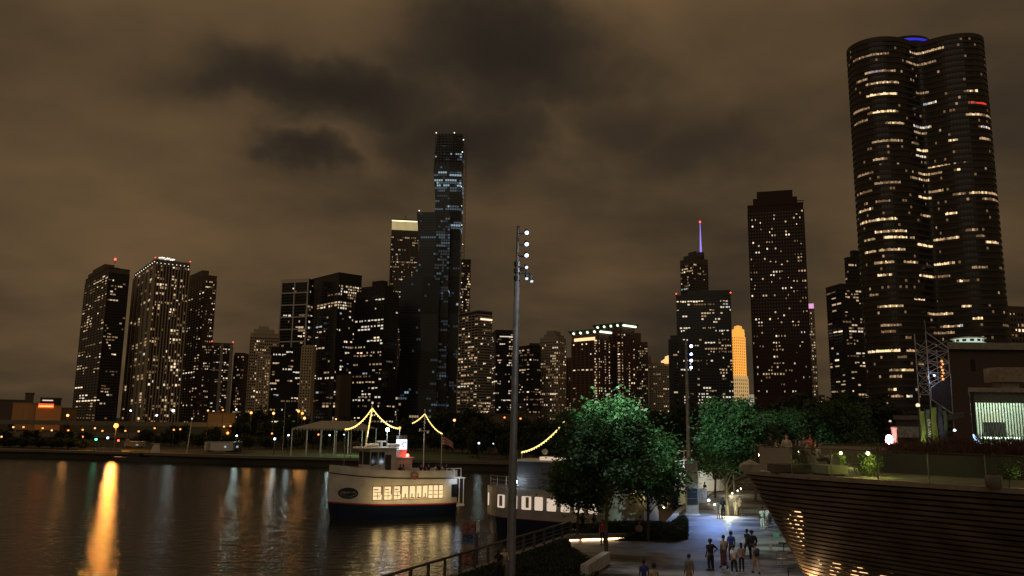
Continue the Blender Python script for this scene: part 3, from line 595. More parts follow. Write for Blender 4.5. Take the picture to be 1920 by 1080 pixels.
# ---------------------------------------------------------------- foliage
def leafmat(name, col, tr=.35):
    m = bpy.data.materials.new(name); m.use_nodes = True; t = m.node_tree; p = t.nodes['Principled BSDF']
    g = N(t, 'ShaderNodeNewGeometry'); r = N(t, 'ShaderNodeValToRGB'); L(t, g.outputs['Random Per Island'], r.inputs[0])
    r.color_ramp.elements[0].color = (*[c * .55 for c in col], 1); r.color_ramp.elements[1].color = (*[c * 1.45 for c in col], 1)
    L(t, r.outputs[0], p.inputs['Base Color']); p.inputs['Roughness'].default_value = .55
    tl = N(t, 'ShaderNodeBsdfTranslucent'); L(t, r.outputs[0], tl.inputs[0]); mx = N(t, 'ShaderNodeMixShader'); mx.inputs[0].default_value = tr
    L(t, p.outputs[0], mx.inputs[1]); L(t, tl.outputs[0], mx.inputs[2]); L(t, mx.outputs[0], t.nodes['Material Output'].inputs[0]); return m
leaf_g = leafmat('leaves_green', (.048, .105, .032)); leaf_d = leafmat('leaves_dark', (.035, .055, .02)); grass_red = leafmat('grass_russet', (.085, .042, .028)); leaf_y = leafmat('leaves_bamboo', (.09, .13, .03))
bark = mat('bark', (.09, .07, .05), .95, vs=8, bump=.5)
def quads_mesh(name, c, size, rg, m, flat=.5, aspect=.55):
    """c: (n,3) centres -> a mesh of n leaf-sized faces"""
    n = len(c); a = rg.normal(size=(n, 3)); a[:, 2] *= flat; a /= np.linalg.norm(a, axis=1)[:, None]
    b = rg.normal(size=(n, 3)); b -= (b * a).sum(1)[:, None] * a; b /= np.linalg.norm(b, axis=1)[:, None]
    s = (size * rg.uniform(.6, 1.3, n))[:, None]
    v = np.stack([c - a * s, c + b * s * aspect, c + a * s, c - b * s * aspect], 1).reshape(-1, 3)
    me = bpy.data.meshes.new(name); me.vertices.add(4 * n); me.vertices.foreach_set('co', v.ravel())
    me.loops.add(4 * n); me.loops.foreach_set('vertex_index', np.arange(4 * n, dtype=np.int32))
    me.polygons.add(n); me.polygons.foreach_set('loop_start', np.arange(0, 4 * n, 4, dtype=np.int32))
    me.update(calc_edges=True); me.materials.append(m); return me
def tree_meshes(h, cr, z0, nleaf, size, seed, m, nbl=16, trunk_r=.16, flat=.5, wide=1.0):
    """crown from z0 to h with radius cr: leaf clusters held on limbs"""
    rg = np.random.default_rng(seed); r = random.Random(seed); mid = (h + z0) / 2; hz = (h - z0) / 2
    cs = []; limb = MB(); tp = [(0, 0, -.1), (r.uniform(-.1, .1), r.uniform(-.1, .1), z0 * .6), (r.uniform(-.2, .2), r.uniform(-.2, .2), z0 + hz * .5), (r.uniform(-.3, .3), r.uniform(-.3, .3), z0 + hz * 1.4)]
    limb.tube(tp, [trunk_r, trunk_r * .8, trunk_r * .55, trunk_r * .2], 8)
    for i in range(nbl):
        ang = 2.4 * i + r.uniform(-.3, .3); zt = -0.85 + 1.75 * (i + .5) / nbl; rad = math.sqrt(max(0.05, 1 - zt * zt * .85)) * r.uniform(.40, .92)
        c = Vector((cos(ang) * rad * cr, sin(ang) * rad * cr, mid + zt * hz * .82)); br = cr * r.uniform(.22, .42)
        k = int(nleaf / nbl * r.uniform(.7, 1.3)); d = rg.normal(size=(k, 3)); d /= np.linalg.norm(d, axis=1)[:, None]; d[:, 2] *= .62
        rr_ = br * (.35 + .7 * rg.random(k) ** .6)
        p_ = np.array(c) + d * rr_[:, None]; p_ += rg.normal(size=(k, 3)) * .085 * cr * (1 + (rg.random(k) < .15) * 1.6)[:, None]
        cs.append(p_)
        s = Vector(tp[1]).lerp(Vector(tp[3]), max(0, min(1, (zt + .9) / 2))); s.z = min(s.z, c.z - .1)
        limb.tube([s, s.lerp(c, .5) + Vector((0, 0, -.15 * cr * .3)), c], [trunk_r * .35, trunk_r * .22, .02], 5, cap=False)
    return limb.mesh('trunk', bark), quads_mesh('crown', np.concatenate(cs), size, rg, m, flat)
def place_tree(ms, x, y, label, group, z=0, s=1, rz=0, cat='tree', name='park_tree'):
    o = thing(name, label, cat, (x, y, z), group, rz); o.scale = (s, s, s); sub(o, 'trunk', ms[0]); c = sub(o, 'crown', ms[1]); return o

# near trees along the promenade
tA = tree_meshes(5.6, 2.8, 2.3, 8500, .14, 11, leaf_g, 15, .11)
tB = tree_meshes(10.2, 2.75, 4.1, 17000, .14, 17, leaf_g, 22, .13)
tC = tree_meshes(7.9, 3.4, 2.6, 13000, .14, 19, leaf_g, 18, .12)
tD = tree_meshes(11.4, 3.0, 3.2, 17000, .17, 14, leaf_g, 22, .18)
tE = tree_meshes(10.6, 3.4, 3.0, 11000, .19, 15, leaf_g, 20, .17)
q = gnd(1083, 1015); place_tree(tA, q.x, q.y, 'small dark tree left of the taller lit tree, in front of the moored boat', 'promenade trees')
q = gnd(1137, 1056); place_tree(tB, q.x, q.y, 'tall green lit tree whose thin trunk rises in front of the glowing bench', 'promenade trees')
q = gnd(1210, 1015); place_tree(tC, q.x + .2, q.y, 'spreading tree beside the right end of the glowing bench', 'promenade trees')
place_tree(tD, 20.7, 78, 'round crowned tree lit bright green on top, behind the tall grey kiosk', 'promenade trees')
for i, (x, y, s, lb) in enumerate([(27.5, 92, .95, 'dark tree just right of the bright round-crowned tree'), (24.0, 96, .8, 'tree in the trunk row behind the bright round-crowned tree'), (28.2, 103, .9, 'rear tree in the trunk row behind the round-crowned tree'),
                              (33, 99, 1.0, 'dark tree behind the people on the terrace'), (36.8, 105, 1.0, 'dark tree behind the right part of the terrace seating'), (41.6, 101, 1.12, 'dark tree in front of the foot of the curved tower'), (30.5, 118, .9, 'far tree at the end of the trunk row')]):
    place_tree(tE, x, y, lb, 'promenade trees', 0, s, i * 1.3)
# uplights among the trunks
upl = em('ground_spot_glow', (1, .88, .62), 14)
for i, (px, py, r_) in enumerate([(1329, 941, .13), (1340, 948, .09), (1363, 932, .08), (1373, 926, .08), (1383, 921, .08), (1389, 917, .08), (1353, 915, .07), (1245, 953, .1)]):
    q = gnd(px, py + 1); o = thing('ground_spotlight', ['biggest ground spotlight glowing at the front of the tree trunks', 'small spotlight just right of the biggest ground spotlight', 'first in the receding line of ground spots beside the trunks', 'second in the receding line of ground spots beside the trunks', 'third in the receding line of ground spots beside the trunks', 'farthest ground spot in the receding line beside the trunks', 'small spotlight among the tree trunks', 'ground spotlight at the foot of the gangway'][i], 'spotlight', tuple(q), 'ground spotlights')
    mb = MB(); mb.lathe((0, 0, 0), [(r_ * 1.5, 0), (r_ * 1.4, r_)], 8); sub(o, 'housing', mb.mesh('housing', dksteel)); mb = MB(); mb.ball((0, 0, r_ * 1.6), r_, 8); sub(o, 'lamp', mb.mesh('lamp', upl))
light('tree_uplight', 'POINT', (20.3, 76.6, .5), 260, (1, .95, .35), None, .1)
light('row_uplight', 'POINT', (22.5, 88, 1.1), 110, (1, .85, .55), None, .1)
light('row_uplight', 'POINT', (27, 100, 1.2), 220, (1, .85, .55), None, .1)


ORDW = 'first second third fourth fifth sixth seventh eighth ninth tenth eleventh twelfth thirteenth fourteenth fifteenth sixteenth seventeenth eighteenth nineteenth twentieth'.split()
ZONES = [(0, 'below the ochre buildings at the far left'), (135, 'below the two leftmost towers'), (340, 'below the striped tower'), (470, 'beside the beige stepped tower'), (565, 'behind the long pale tent'), (690, 'behind the cruising boat'), (870, 'around the near lamp mast'), (1060, 'behind the lit promenade trees'), (1400, 'below the tall brown tower'), (1560, 'at the foot of the curved tower')]
def zone_labels(head, pxs):
    out = []; z = [max(i for i, q in enumerate(ZONES) if px >= q[0] or i == 0) for px in pxs]
    for i, px in enumerate(pxs):
        k = sorted(j for j in range(len(pxs)) if z[j] == z[i]); k.sort(key=lambda j: (pxs[j], j)); out.append('%s %s, %s from the left there' % (head, ZONES[z[i]][1], ORDW[k.index(i)]))
    return out
# far park trees
fm = [tree_meshes(10, 5.0, 1.2, 1900, .55, 40 + i, leaf_d, 12, .3) for i in range(4)]
rr = random.Random(21); spots = []
for px, py, Y in [(452, 792, 250), (478, 768, 262), (500, 790, 240), (535, 786, 255), (556, 776, 262), (590, 792, 240), (622, 786, 262), (655, 782, 270), (690, 794, 262), (720, 796, 270), (758, 786, 262), (792, 786, 262), (835, 770, 262), (882, 764, 262), (868, 796, 212), (905, 792, 215), (940, 790, 212), (978, 780, 225), (1010, 784, 222), (1040, 786, 212), (1068, 776, 222), (1100, 782, 230), (1220, 768, 240), (1245, 772, 232), (1262, 776, 218), (1290, 762, 236), (1200, 790, 225), (1420, 768, 240), (1445, 760, 236), (1480, 742, 190), (1520, 738, 180), (1560, 770, 260), (1600, 740, 190), (1635, 752, 200), (895, 815, 192), (950, 815, 190), (1000, 812, 188), (1045, 812, 186), (1150, 800, 190), (1230, 800, 190),
                  (338, 796, 240), (322, 806, 236), (400, 800, 236), (372, 812, 225), (60, 806, 262), (120, 806, 262), (10, 808, 262), (160, 810, 262), (275, 806, 262), (20, 824, 214), (75, 822, 212), (130, 824, 210), (45, 822, 214), (100, 826, 211), (160, 828, 208), (430, 816, 220), (300, 818, 250), (610, 812, 232), (560, 808, 236), (540, 818, 225), (500, 818, 228), (460, 815, 224), (740, 815, 232), (815, 812, 232), (780, 818, 228), (848, 812, 222)]:
    q = at(px, py, Y); spots.append((q.x, Y, q.z, px))
flab = zone_labels('dark park tree', [s_[3] for s_ in spots])
for i, (x, y, z, px) in enumerate(spots):
    s = z / 10.0
    o = place_tree(fm[i % 4], x, y, flab[i], 'far park trees', 0, max(.3, s), rr.uniform(0, 6))
    o.scale = (max(.55, s), max(.55, s), max(.28, s))

# ---------------------------------------------------------------- street lamps and lights of the far shore
def lamp_post(px, py, Y, m, label, group, r=.35, real=None, col=(1, .5, .2), cat='street lamp', zb=0.0, name='street_lamp'):
    q = at(px, py, Y); o = thing(name, label, cat, (q.x, Y, zb), group)
    mb = MB(); mb.tube([(0, 0, 0), (0, 0, q.z - zb - r)], .09, 6); mb.box(-.25, .25, -.2, .2, q.z - zb - r - .05, q.z - zb - r + .08); sub(o, 'pole', mb.mesh('pole', dksteel))
    mb = MB(); mb.ball((0, 0, q.z - zb), r, 8); sub(o, 'lamp', mb.mesh('lamp', m))
    if real: l_ = light('lamp_glow', 'POINT', (0, 0, 0), real, col, None, r); l_.parent = o; l_.location = (0, -r * 1.6, q.z - zb)
    return o
BIGO = em('sodium_lamp_big', (1, .30, .05), 2.6)
lamp_post(218, 798, 205, BIGO, 'brightest orange street lamp on the far shore, casting the long streak on the water', None, .6, 6000, (1, .38, .07))
lo = [(25, 801), (44, 801), (80, 803), (97, 807), (128, 807), (155, 806), (178, 803), (192, 808), (235, 808), (127, 779), (326, 806), (338, 805), (420, 800), (432, 799), (427, 812), (390, 770), (418, 769), (471, 774), (513, 775), (560, 771), (567, 775), (571, 784), (510, 813), (597, 815), (852, 788), (946, 783), (976, 785), (3, 819), (155, 819), (260, 809), (630, 786), (1082, 780), (290, 803)]
llab = zone_labels('small orange lamp', [q[0] for q in lo])
for i, (px, py) in enumerate(lo):
    big = i in (9, 14, 17, 18, 19, 20, 21, 24)
    lamp_post(px, py, 222 + (i % 5) * 2, ORANGE if i % 3 else em('sodium_lamp_pale', (1, .46, .16), 2.2), llab[i], 'orange street lamps on the far shore', .38 if big else .26, 170 if big else None, (1, .45, .12))
for i, (px, py, Y, r_, pw) in enumerate([(325, 770, 235, .4, 90), (443, 768, 240, .22, None), (245, 770, 240, .25, None), (444, 817, 200, .2, 130), (515, 823, 190, .26, 70), (541, 816, 200, .2, 60), (618, 816, 205, .2, 100), (898, 831, 175, .2, 40), (294, 779, 230, .25, None), (645, 815, 208, .14, None), (925, 832, 190, .12, None)]):
    lamp_post(px, py, Y, WLAMP, ['bright white street lamp in front of the pale-ribbed tower', 'tall white lamp over the trees left of the beige tower', 'small white lamp at the foot of the leftmost towers', 'hooked white lamp beside the site trailer', 'white path lamp standing at the water edge left of the tent', 'pale green-white lamp behind the water edge lamp', 'small white lamp inside the tent', 'white lamp on the shore right of the sightseeing boat', 'small white lamp on a pole left of the bright white lamp', 'tiny white lamp behind the tent', 'tiny white light in the dark trees behind the mast'][i], 'white lamps on the far shore', r_, pw, (.75, 1, .9))
# traffic lights and blue-white beacon
for px, py, m, lb in ((180, 824, em('signal_green', (.05, 1, .6), 8), 'green traffic signal on the far shore'), (202, 821, em('signal_blue', (.45, .6, 1), 7), 'blue-white beacon light under the brightest orange lamp'), (222, 826, em('signal_red', (1, .06, .03), 8), 'red traffic signal on the far shore')):
    q = at(px, py, 198); o = thing('traffic_signal', lb, 'traffic light', (q.x, 198, 0)); mb = MB(); mb.tube([(0, 0, 0), (0, 0, q.z)], .07, 6); mb.box(-.2, .2, .02, .3, q.z - .6, q.z + .4); sub(o, 'pole', mb.mesh('pole', dksteel)); mb = MB(); mb.ball((0, 0, q.z), .26, 8); sub(o, 'signal_lamp', mb.mesh('signal_lamp', m))
# small car headlights on the drive
def car(x, y, z, lab, rz=0, body=None):
    o = thing('parked_car', lab, 'car', (x, y, z), 'cars on the far drive', rz)
    mb = MB(); pr = [(-2.2, .35), (-2.2, .85), (-1.5, .95), (-.9, 1.4), (.7, 1.4), (1.3, .95), (2.2, .8), (2.2, .35)]
    vs = [(a, s, b) for s in (-.85, .85) for a, b in pr]; n = len(pr); mb.add(vs, [(i, (i + 1) % n, n + (i + 1) % n, n + i) for i in range(n)] + [tuple(range(n))[::-1], tuple(range(n, 2 * n))]); sub(o, 'body', mb.mesh('body', body or darkw))
    for sx in (-1.35, 1.35):
        for sy in (-.8, .8):
            mb = MB(); mb.tube([(sx, sy - .1, .33), (sx, sy + .1, .33)], .33, 10); sub(o, 'wheel', mb.mesh('wheel', black))
    for sy in (-.6, .6):
        mb = MB(); mb.ball((2.22, sy, .65), .13, 6); sub(o, 'headlight', mb.mesh('headlight', em('headlight', (1, .95, .85), 9, False)))
    return o
rr = random.Random(9)
for i, px in enumerate((4, 14, 36, 47, 86, 92, 99, 106, 228, 300)):
    q = at(px, 787, 306); car(q.x, 306, 1.62, ORDW[i] + ' small car with headlights from the left on the far road', R(rr.choice((-60, -110, -85))))
# civic buildings at the far left
def lowblock(px0, px1, pyt, Y, label, m, dp=20, extra=None, name='low_building'):
    a = at(px0, pyt, Y); b = at(px1, pyt, Y); az = math.atan2(a.x, Y); o = thing(name, label, 'building', (a.x, Y, 0), None, -az if a.x > 0 else -math.atan2(b.x, Y)); W = (b.x - a.x) / cos(az) ** 1.0; H = a.z
    mb = MB(); mb.box(0, W, 0, dp, 0, H); sub(o, 'wall', mb.mesh('wall', m)); mb = MB(); mb.box(-.3, W + .3, -.3, dp + .3, H + .003, H + .6); sub(o, 'roof', mb.mesh('roof', brown)); return o, W, H
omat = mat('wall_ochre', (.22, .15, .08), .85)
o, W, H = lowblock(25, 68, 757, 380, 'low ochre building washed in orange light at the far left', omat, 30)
mb = MB()
for i in range(5): mb.box(W * (i + .5) / 5 - .3, W * (i + .5) / 5 + .3, -.5, -.02, 0, H)
sub(o, 'pilasters', mb.mesh('pilasters', omat))
light('yard_lamp', 'SPOT', tuple(at(45, 780, 345)), 9000, (1, .5, .16), None, 1, tuple(at(45, 768, 380)), 110)
light('yard_lamp', 'SPOT', tuple(at(100, 780, 340)), 6000, (1, .5, .16), None, 1, tuple(at(100, 770, 375)), 110)
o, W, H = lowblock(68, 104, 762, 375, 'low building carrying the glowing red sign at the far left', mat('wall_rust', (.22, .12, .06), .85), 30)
mb = MB(); mb.box(W * .08, W * .68, -.6, -.2, H - .6, H + 1.3); sub(o, 'sign_box', mb.mesh('sign_box', em('red_sign', (1, .05, .02), 2.2))); mb = MB(); mb.box(W * .1, W * .66, -.7, -.62, H - .1, H + .45); sub(o, 'sign_light', mb.mesh('sign_light', em('orange_sign', (1, .35, .05), 3)))
o, W, H = lowblock(76, 106, 747, 480, 'dark rooftop block with white lights behind the red sign', mat('wall_plum', (.06, .045, .05), .85)); mb = MB(); mb.box(W * .1, W * .6, -.5, -.1, H - 1.4, H - .8); sub(o, 'roof_lights', mb.mesh('roof_lights', W_WHITE))
lowblock(48, 60, 738, 470, 'small dark square tower on the roofline at the far left', brown)
lowblock(-30, 30, 750, 460, 'dark low roofline at the left picture edge', brown)
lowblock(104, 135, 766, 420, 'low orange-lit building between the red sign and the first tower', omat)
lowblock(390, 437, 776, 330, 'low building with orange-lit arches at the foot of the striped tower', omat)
light('yard_lamp', 'SPOT', tuple(at(415, 788, 312)), 3500, (1, .5, .14), None, 1, tuple(at(415, 780, 330)), 110)
lowblock(880, 1010, 777, 420, 'long low dark building behind the trees in the middle', brown)
# waterfront yard: trailers, container, barge
def box_trailer(px0, px1, py0, py1, Y, label, m, name='site_trailer'):
    a = at(px0, py0, Y); b = at(px1, py1, Y); o = thing(name, label, 'trailer', (a.x, Y, max(0, b.z))); W = b.x - a.x; H = a.z - max(0, b.z)
    mb = MB(); mb.box(0, W, 0, 3, .35, H); sub(o, 'body', mb.mesh('body', m)); mb = MB(); mb.box(-.05, W + .05, -.05, 3.05, H + .002, H + .1); sub(o, 'roof', mb.mesh('roof', grey))
    mb = MB(); 
    for i in (0.15, .85): mb.box(W * i - .3, W * i + .3, .3, 2.7, 0, .345)
    sub(o, 'blocks', mb.mesh('blocks', dksteel)); mb = MB(); mb.box(W * .75, W * .75 + .5, -.04, -.003, H * .45, H * .65); sub(o, 'window', mb.mesh('window', W_COOL)); mb = MB(); mb.box(W * .08, W * .08 + .9, -.05, -.003, .4, 2.2); sub(o, 'door', mb.mesh('door', grey)); return o
box_trailer(384, 432, 829, 848, 196, 'long pale site trailer with a small lit window at the water edge', offwhite)
box_trailer(233, 262, 829, 840, 200, 'tan container on the orange-lit wharf right of the brightest lamp', mat('container_tan', (.35, .28, .18), .7), 'shipping_container')
box_trailer(432, 446, 829, 848, 197.5, 'dark shed joined to the right end of the pale trailer', darkw)
rr = random.Random(4)
for i in range(7):
    q = at(176 + i * 8, 838, 197); o = thing('jersey_barrier', ORDW[i] + ' concrete barrier from the left under the brightest orange lamp', 'barrier', (q.x, 197, 0), 'barrier blocks on the wharf'); mb = MB()
    vs = []; mb.prism([(-.45, -.3), (.45, -.3), (.45, .3), (-.45, .3)], 0, .35); mb.prism([(-.45, -.15), (.45, -.15), (.45, .15), (-.45, .15)], .352, .95); sub(o, 'block', mb.mesh('block', cop))
mb = MB(); a = at(190, 846, 190); b = at(330, 850, 186); mb.prism([(a.x, 190.5), (b.x, 186.5), (b.x, 196), (a.x, 200)], -.01, .02); struct('wharf_apron', mb, cop)
q = at(305, 845, 194); o = thing('wharf_kiosk', 'small pale wedge-shaped kiosk on the orange-lit wharf', 'kiosk', (q.x - 2.2, 194, 0)); mb = MB(); mb.add([(-.8, 0, 0), (1, 0, 0), (.7, 0, 2.1), (0, 0, 2.1), (-.8, 1.5, 0), (1, 1.5, 0), (.7, 1.5, 2.1), (0, 1.5, 2.1)], [(0, 1, 2, 3), (7, 6, 5, 4), (0, 3, 7, 4), (1, 5, 6, 2), (3, 2, 6, 7)]); sub(o, 'body', mb.mesh('body', offwhite)); mb = MB(); mb.box(-.9, 1.1, -.15, 1.65, 2.103, 2.22); sub(o, 'roof', mb.mesh('roof', grey))
o = thing('work_barge', 'low dark barge moored against the orange-lit wharf', 'barge', (at(250, 850, 186).x, 184.5, -1.5)); mb = MB(); mb.box(-3, 10, -1.5, 1.5, -.4, 1.0); sub(o, 'hull', mb.mesh('hull', dksteel)); mb = MB(); mb.box(0, 2.5, -1, 1, 1.003, 1.9); mb.box(5, 8, -.8, .8, 1.003, 1.5); sub(o, 'deck_house', mb.mesh('deck_house', darkw))
# event tent over the lawn
q = gnd(565, 848); o = thing('event_tent', 'long pale open-sided tent with scalloped edges over the lit lawn, behind the boat', 'tent', (0, 0, 0))
x0, x1 = at(563, 800, 195).x, at(690, 800, 190).x; zt = at(563, 802, 195).z; zr = at(620, 789, 200).z; mb = MB(); y0, y1 = 188, 202; ym = 195
vs = [(x0, y0, zt), (x1, y0, zt), (x1, y1, zt), (x0, y1, zt), (x0 + 5, ym, zr), (x1 - 4, ym, zr)]
mb.add(vs, [(0, 1, 5, 4), (1, 2, 5), (2, 3, 4, 5), (3, 0, 4), (0, 3, 2, 1)]); mb.build('roof', mat('tent_canvas', (.42, .41, .36), .8), o)
mb = MB()
for i in range(22): xa = x0 + (x1 - x0) * i / 22; xb = x0 + (x1 - x0) * (i + 1) / 22; mb.add([(xa, y0 - .02, zt), (xb, y0 - .02, zt), (xb - .15, y0 - .02, zt - .35), ((xa + xb) / 2, y0 - .02, zt - .55), (xa + .15, y0 - .02, zt - .35)], [(0, 1, 2, 3, 4)])
mb.build('valance', mat('tent_canvas', (.42, .41, .36)), o)
for i in range(6):
    for yy in (y0, y1):
        x = x0 + (x1 - x0) * i / 5; mb = MB(); mb.tube([(x, yy, 0), (x, yy, zt)], .12, 6); mb.build('post', offwhite, o)
light('tent_lamp', 'POINT', ((x0 + x1) / 2 + 4, 194, zt - .5), 1100, (.85, 1, .7), o, .2)
for px, pyt, Y, lb in ((535, 758, 215, 'thin tall flagpole standing left of the tent'),):
    q = at(px, pyt, Y); o = thing('flagpole', lb, 'flagpole', (q.x, Y, 0)); mb = MB(); mb.tube([(0, 0, 0), (0, 0, q.z)], [.12, .06], 6); sub(o, 'pole', mb.mesh('pole', steel)); mb = MB(); mb.ball((0, 0, q.z + .1), .15, 6); sub(o, 'finial', mb.mesh('finial', steel))
q = at(360, 785, 196); o = thing('light_pole', 'slender pale pole with a lit top beside the low overpass', 'pole', (q.x, 196, 0)); mb = MB(); mb.tube([(-.6, 0, 0), (0, 0, q.z)], .1, 6); sub(o, 'pole', mb.mesh('pole', offwhite)); mb = MB(); mb.ball((0, 0, q.z), .22, 6); sub(o, 'lamp', mb.mesh('lamp', W_WHITE))

# ---------------------------------------------------------------- boats
def frame_xy(A, B):
    d = Vector((B[0] - A[0], B[1] - A[1])); return math.atan2(d.y, d.x), d.length
CREAM = em('cabin_window_glow', (1, .74, .42), .85)
CREAM2 = em('cabin_window_glow_pale', (1, .78, .60), .62)
red_p = mat('red_paint', (.30, .02, .02), .4)
def hull(o, Lh, wmax, rows, stern_w=.85, bowp=2.2, flare=.0, n=26):
    """rows: list of (name, material, zlow(t), zhigh(t)); t=0 stern, 1 bow; +y faces the camera"""
    def w(t, z=0):
        k = 1 if t < .55 else max(.02, 1 - ((t - .55) / .45) ** bowp)
        s = stern_w + (1 - stern_w) * min(1, t / .12); return wmax * k * s
    for nm, m, zl, zh, kl, kh in rows:
        mb = MB(); vs = []
        for i in range(n + 1):
            t = i / n; xb = t * Lh
            for s in (1, -1):
                vs.append((xb + (-.5 * t ** 6 if kl < 1 else 0), s * w(t) * kl, zl(t))); vs.append((xb, s * w(t) * kh, zh(t)))
        fs = []
        for i in range(n): a = i * 4; fs += [(a, a + 4, a + 5, a + 1), (a + 2, a + 3, a + 7, a + 6)]
        fs += [(0, 1, 3, 2)]
        mb.add(vs, fs); sub(o, nm, mb.mesh(nm, m))
    return w
def fingers(mb, p, d, side):
    d = Vector(d).normalized(); up = Vector((0, 1, 0)); 
    for k, (o_, l_) in enumerate(((-.03, .07), (-.01, .085), (.01, .08), (.03, .06))):
        a = p + up * o_; mb.tube([a, a + d * l_ * .55, a + d * l_ + Vector((-side * .012, 0, 0))], [.010, .009, .007], 5)
    a = p - d * .03 + up * .035; mb.tube([a, a + d * .03 + up * .025, a + d * .06 + up * .03], [.012, .010, .008], 5)

# boat 1
A, B = (-6.7, 90.0), (-18.4, 83.6); rz, L1 = frame_xy(A, B)
b1 = thing('sightseeing_boat', 'white and navy sightseeing boat with ten lit cabin windows, cruising in open water', 'boat', (A[0], A[1], -1.5), None, rz)
zb = lambda t: 1.28 + .35 * t * t
top = lambda t: 4.75 + .10 * t + .55 * t ** 3
hullwhite = mat('hull_white', (.52, .49, .45), .42, var=.18, vs=.8)
W1 = hull(b1, L1, 2.7, [('lower_hull', navy, lambda t: -.7, zb, .82, 1.0), ('red_stripe', red_p, lambda t: zb(t) + .002, lambda t: zb(t) + .14, 1.008, 1.008), ('upper_hull', hullwhite, lambda t: zb(t) + .10, top, 1.0, 1.0), ('rub_rail', darkw, lambda t: top(t) - .86, lambda t: top(t) - .74, 1.012, 1.012)])
def deck_poly(o, w, Lh, z, m, nm='deck', n=26, k=.985):
    mb = MB(); l = [(Lh * i / n, w(i / n) * k) for i in range(n + 1)]; P = [(x, y, z((x / Lh))) for x, y in l]; Q = [(x, -y, z(x / Lh)) for x, y in l]
    vs = P + Q; mb.add(vs, [(i, i + 1, n + 2 + i, n + 1 + i) for i in range(n)]); sub(o, nm, mb.mesh(nm, m))
deck_poly(b1, W1, L1, lambda t: top(t) - .80, mat('deck_grey', (.2, .2, .2), .7))
px2x = lambda px: L1 * (868 - px) / 248
wl = [(692, 709), (713, 728), (732, 746), (748, 761), (764, 775), (778, 788.5), (791, 801), (803, 812), (814, 823), (825, 833.5)]
for i, (a, b) in enumerate(wl):
    xa, xb = px2x(b), px2x(a)
    for s in (1, -1):
        wa, wb = W1(xa / L1) * s * 1.0, W1(xb / L1) * s * 1.0; mb = MB(); e = .03 * s; z0, z1 = 1.98, 3.28
        mb.quad((xa, wa + e, z0), (xb, wb + e, z0), (xb, wb + e, z1), (xa, wa + e, z1)); wn = sub(b1, 'window', mb.mesh('window', CREAM))
        mb = MB(); t1, t2 = Vector((xa, wa + e * 2, 0)), Vector((xb, wb + e * 2, 0)); dd = (t2 - t1)
        for f0, f1, za, zc in ((-.05, 0.02, z0 - .05, z1 + .05), (.98, 1.05, z0 - .05, z1 + .05), (0, 1, z0 - .06, z0), (0, 1, z1, z1 + .06)):
            p0 = t1 + dd * f0; p1 = t1 + dd * f1; mb.quad(p0 + Vector((0, 0, za)), p1 + Vector((0, 0, za)), p1 + Vector((0, 0, zc)), p0 + Vector((0, 0, zc)))
        if i > 6 or i < 3:      # seats and rails seen inside the cabin
            bars = [(.15, .95, z0 + .35, z0 + .42), (.1, .9, z0 + .72, z0 + .78), (.4, .9, z0 + .95, z0 + 1.05), (.45, .52, z0 + .1, z0 + .7), (.0, .12, z0 + .5, z1)][:2 if i > 6 else 5]
        else: bars = [(.1, .9, z0 + .05, z0 + .16), (.35 + .1 * (i % 3), .55 + .1 * (i % 3), z0 + .1, z0 + .55)]
        for f0, f1, za, zc in bars: p0 = t1 + dd * f0; p1 = t1 + dd * f1; mb.quad(p0 + Vector((0, 0, za)), p1 + Vector((0, 0, za)), p1 + Vector((0, 0, zc)), p0 + Vector((0, 0, zc)))
        sub(b1, 'window_frame', mb.mesh('window_frame', mat('cabin_brown', (.14, .09, .06), .6)))
# oval emblem with a lighter arc of lettering blurred beyond reading
mb = MB(); xo = px2x(651); R1 = .88; vs = []
for k in range(28): a = 2 * pi * k / 28; x = xo + R1 * cos(a); vs.append((x, W1(x / L1) + .035, 2.62 + .56 * sin(a)))
mb.add(vs, [tuple(range(28))]); sub(b1, 'oval_emblem', mb.mesh('oval_emblem', mat('emblem_navy', (.010, .014, .035), .4)))
mb = MB()
for k in range(10): x = xo - .6 + k * .13; y = W1(x / L1) + .05; mb.box(x, x + .07, y, y + .01, 2.62 + .05 * sin(k * .7), 2.80 + .04 * sin(k * 1.9))
for k in range(12): a = pi + pi * k / 11; x = xo + .70 * cos(a); y = W1(x / L1) + .05; mb.box(x - .05, x + .05, y, y + .01, 2.60 + .30 * sin(a), 2.65 + .30 * sin(a))
sub(b1, 'emblem_marks', mb.mesh('emblem_marks', grey))
# wheelhouse
xa, xb = px2x(744), px2x(681); dk = 4.05; zr = 7.15
mb = MB(); pl = [(xa, -1.35), (xb - .6, -1.35), (xb, -.6), (xb, .6), (xb - .6, 1.35), (xa, 1.35)]
mb.prism(pl, dk, zr - .16); sub(b1, 'wheelhouse', mb.mesh('wheelhouse', hullwhite))
gl = mat('wheelhouse_glass', (.02, .025, .03), .08); mb = MB()
for (p, q) in ((pl[1], pl[2]), (pl[2], pl[3]), (pl[3], pl[4])):
    p, q = Vector((*p, 0)), Vector((*q, 0)); nn = Vector(((q - p).y, -(q - p).x, 0)).normalized() * .02; a = p.lerp(q, .08) + nn; c_ = p.lerp(q, .92) + nn; mb.quad(a + Vector((0, 0, 5.4)), c_ + Vector((0, 0, 5.4)), c_ + Vector((0, 0, 6.7)), a + Vector((0, 0, 6.7)))
sub(b1, 'windscreen', mb.mesh('windscreen', gl))
